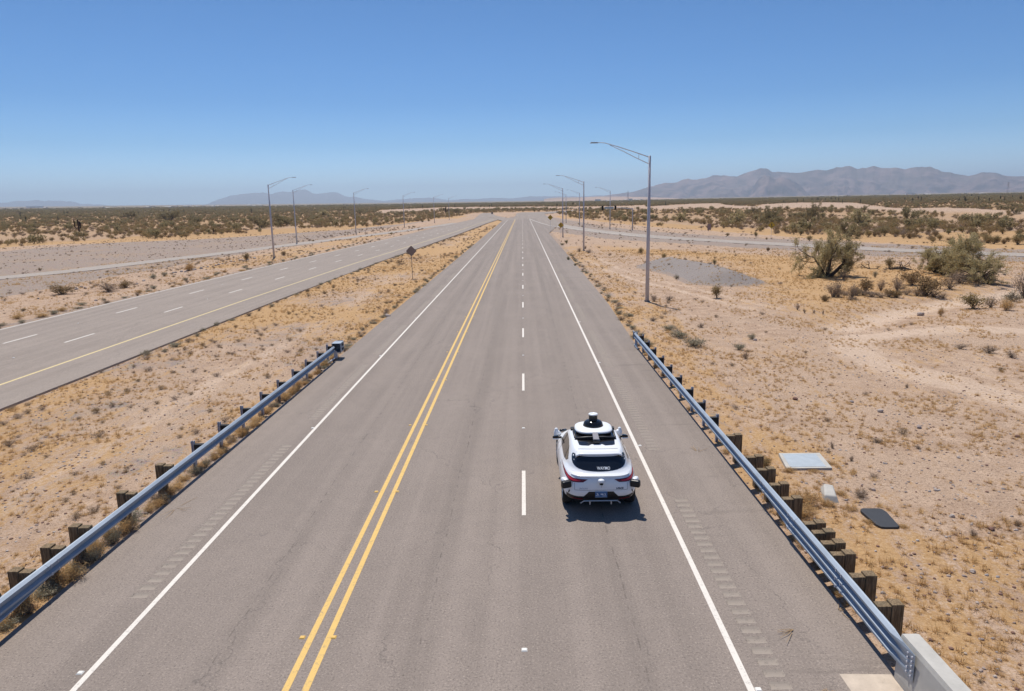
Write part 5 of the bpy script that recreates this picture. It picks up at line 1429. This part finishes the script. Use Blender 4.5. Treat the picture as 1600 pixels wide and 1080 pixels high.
# tail lights
TL = [(-.92, 1.0), (-.885, 1.01), (-.80, .968), (-.70, .948), (-.33, .938), (-.45, .868), (-.70, .858), (-.80, .872), (-.875, .925)]
for P_ in (TL, mir(TL)):
    o = decal('tail_light', P_, 'rear', DRED, car, .006, .03)
    s = 1 if P_ is not TL else -1
    q = [(-.885, .985), (-.79, .945), (-.69, .925), (-.50, .915), (-.53, .888), (-.70, .882), (-.79, .90)]
    tag(decal('light_strip', q if s < 0 else mir(q), 'rear', RED, o, .010, .03), 'bright red strip inside the tail light')
# deck lip (ducktail)
b = MB(); pts = []
for x in np.linspace(-.74, .74, 31):
    h_, n_ = surf(x, 1.015, 'rear'); pts.append(h_)
prof = [(.03, .0), (-.035, .006), (-.05, -.006), (-.045, -.022), (.02, -.03)]
m = len(prof); vs = [(p.x, p.y+dy, p.z+dz) for p in pts for dy, dz in prof]
fs = [(i*m+j, i*m+(j+1) % m, (i+1)*m+(j+1) % m, (i+1)*m+j) for i in range(len(pts)-1) for j in range(m)]
b.add(vs, fs+[tuple(range(m-1, -1, -1)), tuple(range((len(pts)-1)*m, len(pts)*m))]).build('boot_lip', CP, car, True)
# lower bumper
lo = [(-.31, .635), (.31, .635), (.435, .50), (.60, .50), (.80, .535), (.86, .545), (.85, .36), (.80, .30), (-.80, .30), (-.85, .36), (-.86, .545), (-.80, .535), (-.60, .50), (-.435, .50)]
lb = decal('lower_bumper', lo, 'rear', BLK, car, .004, .05)
for s in (-1, 1):
    q = [(-.74, .455), (-.46, .435), (-.46, .405), (-.74, .42)]; decal('reflector', q if s < 0 else mir(q), 'rear', DRED, lb, .010, .04)
    q = [(-.80, .64), (-.775, .645), (-.795, .575), (-.825, .545)]; decal('vent', q if s < 0 else mir(q), 'rear', BLK, car, .006, .03)
b = MB(); y0 = surf(0, .33, 'rear')[0].y
b.tube([(-.50, y0-.005, .265), (-.42, y0-.03, .335), (.42, y0-.03, .335), (.50, y0-.005, .265)], .020, 8)
for x in (-.27, .27): b.box((x, y0-.02, .29), (.03, .05, .10))
b.build('diffuser_trim', SIL, lb)
pl = plain('plate_blue', (.045, .13, .30), .4, 0, .2, 14)
y1 = surf(0, .57, 'rear')[0].y-.02
pt_ = MB().box((0, y1+.005, .565), (.305, .012, .152)).build('licence_plate', pl, car, bevel=.006)
b = MB()
for poly in ([(-.02, .585), (.05, .59), (.06, .56), (.03, .545), (-.01, .56)], [(-.12, .59), (-.10, .60), (-.06, .57), (-.09, .55)], [(.09, .60), (.12, .57), (.10, .55), (.08, .575)], [(-.14, .545), (-.05, .535), (-.05, .525), (-.14, .53)], [(.03, .53), (.13, .535), (.13, .52), (.03, .52)]):
    b.add([(x, y1-.003, z) for x, z in poly], [tuple(range(len(poly)))])
b.build('plate_graphic', plain('plate_white', (.55, .62, .70), .4), pt_)
b = MB(); b.add([(-.152+dx, y1-.0035, .565+dz) for dx, dz in ((0, .076), (.304, .076), (.304, .066), (0, .066))], [(0, 1, 2, 3)]); b.add([(-.152+dx, y1-.0035, .565+dz) for dx, dz in ((0, -.066), (.304, -.066), (.304, -.076), (0, -.076))], [(0, 1, 2, 3)]); b.build('plate_border', plain('plate_edge', (.30, .42, .55), .4), pt_)
# badges
words('JAGUAR', .058, -.44, .715, 'rear', plain('badge_grey', (.26, .30, .38), .4), car, .005, 'badge')
words('I-PACE', .062, .47, .712, 'rear', plain('badge_dark', (.04, .055, .075), .4), car, .005, 'badge', .003)
decal('badge', [(.0, .80), (.018, .80), (.026, .785), (.022, .745), (.008, .735), (-.002, .76)], 'rear', SIL, car, .008, .02)
decal('shut_line', [(-.66, .675), (.66, .675), (.66, .668), (-.66, .668)], 'rear', BLK, car, .002, .06)
for s in (-1, 1): decal('shut_line', [(s*.66, .84), (s*.666, .84), (s*.666, .668), (s*.66, .668)][::s], 'rear', BLK, car, .002, .05)
# rear camera pod on the tailgate
yb = surf(0, .90, 'rear')[0].y
pod = MB().lathe((0.0, yb-.035, .905), [(.02, -.055), (.070, -.04), (.085, 0), (.078, .035), (.045, .055), (.01, .06)], 16).build('rear_camera', SENW, car, True)
MB().lathe((0, yb-.085, .865), [(.045, -.03), (.05, 0), (.03, .02)], 12).build('camera_lens', GBL, pod, True)
# corner sensors
for s in (-1, 1):
    b = MB(); b.box((s*.90, -2.03, .83), (.15, .30, .12), -s*.42, 0, .8); h = b.build('corner_sensor', SENW, car, bevel=.05)
    b = MB(); b.box((s*.872, -2.21, .80), (.255, .16, .185), -s*.42, 0, .95); b.build('sensor_cover', BLK, h, bevel=.04)
# side glass
SG = [(1.02, 1.115), (.72, 1.24), (.36, 1.36), (-.10, 1.425), (-.60, 1.425), (-1.00, 1.385), (-1.28, 1.30), (-1.47, 1.20), (-1.36, 1.13), (-1.0, 1.105), (0, 1.10), (.8, 1.10)]
for sd_ in ('left', 'right'):
    g_ = decal('side_window', SG, sd_, TGL, car, .005, .08)
    decal('pillar', [(-.02, 1.42), (-.10, 1.425), (-.14, 1.105), (-.04, 1.10)], sd_, GBL, g_, .009, .06)
    decal('pillar', [(-1.02, 1.375), (-1.08, 1.36), (-1.16, 1.112), (-1.10, 1.11)], sd_, GBL, g_, .009, .06)
    for (a, c) in ((.98, -.06), (-.08, -1.12)):
        d_ = decal('door_shut_line', [(c, .40), (c+.008, .40), (c+.008, 1.08), (c, 1.08)], sd_, BLK, car, .002, .08)
        decal('door_handle', [(c+.10, .93), (c+.30, .935), (c+.30, .912), (c+.10, .907)], sd_, SIL, car, .008, .05)
    decal('sill_trim', [(-.98, .30), (1.03, .30), (1.03, .38), (-.98, .38)], sd_, BLK, car, .004, .08)
# windscreen, bonnet line
ws = decal('windscreen', [(-.60, 1.18), (-.66, 1.05), (-.40, 1.20), (0, 1.25), (.40, 1.20), (.66, 1.05), (.60, 1.18), (.56, .98), (.50, .66), (0, .58), (-.50, .66), (-.56, .98)][2:5]+[(.60, 1.02), (.56, .75), (.46, .52), (0, .44), (-.46, .52), (-.56, .75), (-.60, 1.02)], 'top', GLS, car, .004, .07)
# roof: glass panel, sensor rack, dome
decal('roof_glass', [(-.50, .12), (0, .22), (.50, .12), (.56, -.20), (.57, -.78), (.50, -.95), (.47, -1.27), (.40, -1.30), (.22, -1.295), (.14, -1.20), (-.14, -1.20), (-.22, -1.295), (-.40, -1.30), (-.47, -1.27), (-.50, -.95), (-.57, -.78), (-.56, -.20)], 'top', GBL, car, .004, .06)
rack = MB().tube([(-.555, -.90, 1.475), (-.50, -.90, 1.555), (-.2, -.90, 1.578), (.2, -.90, 1.578), (.50, -.90, 1.555), (.555, -.90, 1.475)], [.045, .04, .036, .036, .04, .045], 10).build('roof_rack', BLK, car, True)
for s in (-1, 1):
    MB().tube([(s*.53, -.92, 1.51), (s*.545, -.30, 1.545), (s*.53, .10, 1.50)], .032, 8).build('rail', BLK, rack, True)
    MB().box((s*.56, .02, 1.52), (.10, .16, .09)).build('rack_foot', BLK, rack, bevel=.02)
dz = 1.60
pr_ = [(.40, -.07), (.455, -.035), (.47, 0), (.463, .015)]
base = MB().lathe((0, -.24, dz), pr_, 64, 0, 'z', 1.06, 1.06, 2.9).build('sensor_base', BLK, car, True)
lidp = [(.475, .012), (.486, .03), (.480, .052), (.455, .072), (.38, .088), (.25, .098), (.05, .102)]
MB().lathe((0, -.24, dz), lidp, 64, 0, 'z', 1.06, 1.06, 2.9).build('sensor_lid', SENW, base, True)
dm = MB().lathe((0, -.20, dz+.09), [(.275, 0), (.272, .03), (.262, .075), (.245, .105), (.215, .135), (.16, .155), (.13, .16)], 40).build('sensor_dome', GBL, base, True)
MB().lathe((0, -.20, dz+.09), [(.280, -.004), (.280, .022), (.274, .026)], 40).build('dome_ring', BLK, dm, True)
lp = MB().lathe((0, -.20, dz+.24), [(.128, 0), (.128, .012), (.120, .02), (.117, .165), (.124, .17)], 32).build('lidar', BLK, dm, True)
MB().lathe((0, -.20, dz+.40), [(.128, .0), (.130, .02), (.122, .032), (.06, .036), (.055, .030), (.01, .030)], 32).build('lidar_cap', SENW, lp, True)
duct = MB()
duct.add([(-.075, -.72, 1.60), (.075, -.72, 1.60), (.075, -.72, 1.665), (-.075, -.72, 1.665), (-.085, -1.14, 1.545), (.085, -1.14, 1.545), (.08, -1.13, 1.605), (-.08, -1.13, 1.605)], [(0, 1, 2, 3), (7, 6, 5, 4), (3, 2, 6, 7), (0, 4, 5, 1), (1, 5, 6, 2), (0, 3, 7, 4)])
du = duct.build('cable_duct', GREY, car, bevel=.012)
MB().box((0, -1.17, 1.555), (.19, .07, .085)).build('duct_camera', GBL, du, bevel=.012)
# front fender sensors
for s in (-1, 1):
    b = MB().tube([(s*.84, 1.42, .90), (s*.92, 1.36, .98), (s*.95, 1.36, 1.02)], [.07, .075, .06], 10)
    pd = b.build('fender_sensor', SENW, car, True)
    MB().lathe((s*.955, 1.36, .98), [(.065, -.12), (.075, -.05), (.072, .03), (.055, .06), (.05, .115), (.032, .135), (.01, .14)], 18).build('sensor_housing', SENW, pd, True)
# mirrors
for s in (-1, 1):
    mr = MB().tube([(s*.84, .66, 1.06), (s*.93, .62, 1.07)], [.035, .03], 8).build('mirror', BLK, car, True)
    b = MB(); b.add([(s*.91, .56, 1.02), (s*1.10, .58, 1.03), (s*1.11, .58, 1.12), (s*.92, .56, 1.15), (s*.93, .70, 1.03), (s*1.05, .72, 1.04), (s*1.06, .72, 1.11), (s*.93, .70, 1.14)], [(0, 1, 2, 3), (7, 6, 5, 4), (3, 2, 6, 7), (0, 4, 5, 1), (1, 5, 6, 2), (0, 3, 7, 4)])
    mh = b.build('mirror_cap', GBL, mr, bevel=.03)
    b = MB(); b.add([(s*.91, .552, 1.015), (s*1.10, .572, 1.025), (s*1.105, .572, 1.065), (s*.91, .552, 1.065), (s*.93, .70, 1.01), (s*1.05, .72, 1.02), (s*1.06, .72, 1.06), (s*.93, .70, 1.06)], [(0, 1, 2, 3), (7, 6, 5, 4), (3, 2, 6, 7), (0, 4, 5, 1), (1, 5, 6, 2), (0, 3, 7, 4)])
    b.build('mirror_base', CP, mh, bevel=.02)
# wheels
for y in (-1.47, 1.52):
    for s in (-1, 1):
        w_ = empty('wheel', (s*.815, y, .372)); w_.parent = car
        MB().lathe((0, 0, 0), [(.24, -.115), (.335, -.125), (.362, -.105), (.372, -.07), (.372, .07), (.362, .105), (.335, .125), (.24, .115)], 40, 0, 'x').build('tyre', TYR, w_, True)
        b = MB().lathe((0, 0, 0), [(.255, -.10), (.255, .10)], 32, 0, 'x')
        for k in range(10):
            q = 2*PI*k/10; b.box((s*.105, .15*math.cos(q), .15*math.sin(q)), (.02, .035, .035)); b.tube([(s*.108, .03*math.cos(q), .03*math.sin(q)), (s*.112, .25*math.cos(q), .25*math.sin(q))], [.022, .016], 6)
        b.build('rim', RIM, w_)
b = MB().box((0, 0, .26), (1.5, 3.6, .12)); b.build('underbody', BLK, car)
# head lights and grille (seen only from ahead)
for s in (-1, 1):
    b = MB().tube([(s*.62, 2.16, .78), (s*.80, 1.98, .83)], [.05, .04], 8); b.build('headlight', GLS, car, True)
b = MB().box((0, 2.31, .55), (.9, .06, .22)); b.build('grille', BLK, car, bevel=.03)

# ------------------------------------------------------------------ air between here and the mountains
hz = MB().box((0, 13000, 440), (58000, 40000, 920)).build('haze', [])
hm_ = bpy.data.materials.new('haze'); hm_.use_nodes = True; ht = hm_.node_tree; ht.nodes.clear()
ho = ht.nodes.new('ShaderNodeOutputMaterial'); hv = ht.nodes.new('ShaderNodeVolumePrincipled')
hv.inputs['Color'].default_value = (.73, .86, 1.0, 1); hv.inputs['Density'].default_value = HAZE = 6.6e-5
hv.inputs['Anisotropy'].default_value = .3
ht.links.new(hv.outputs[0], ho.inputs['Volume']); hz.data.materials.append(hm_)
tag(hz, 'thin pale blue desert haze fading the far mountains', 'haze', None, 'stuff')
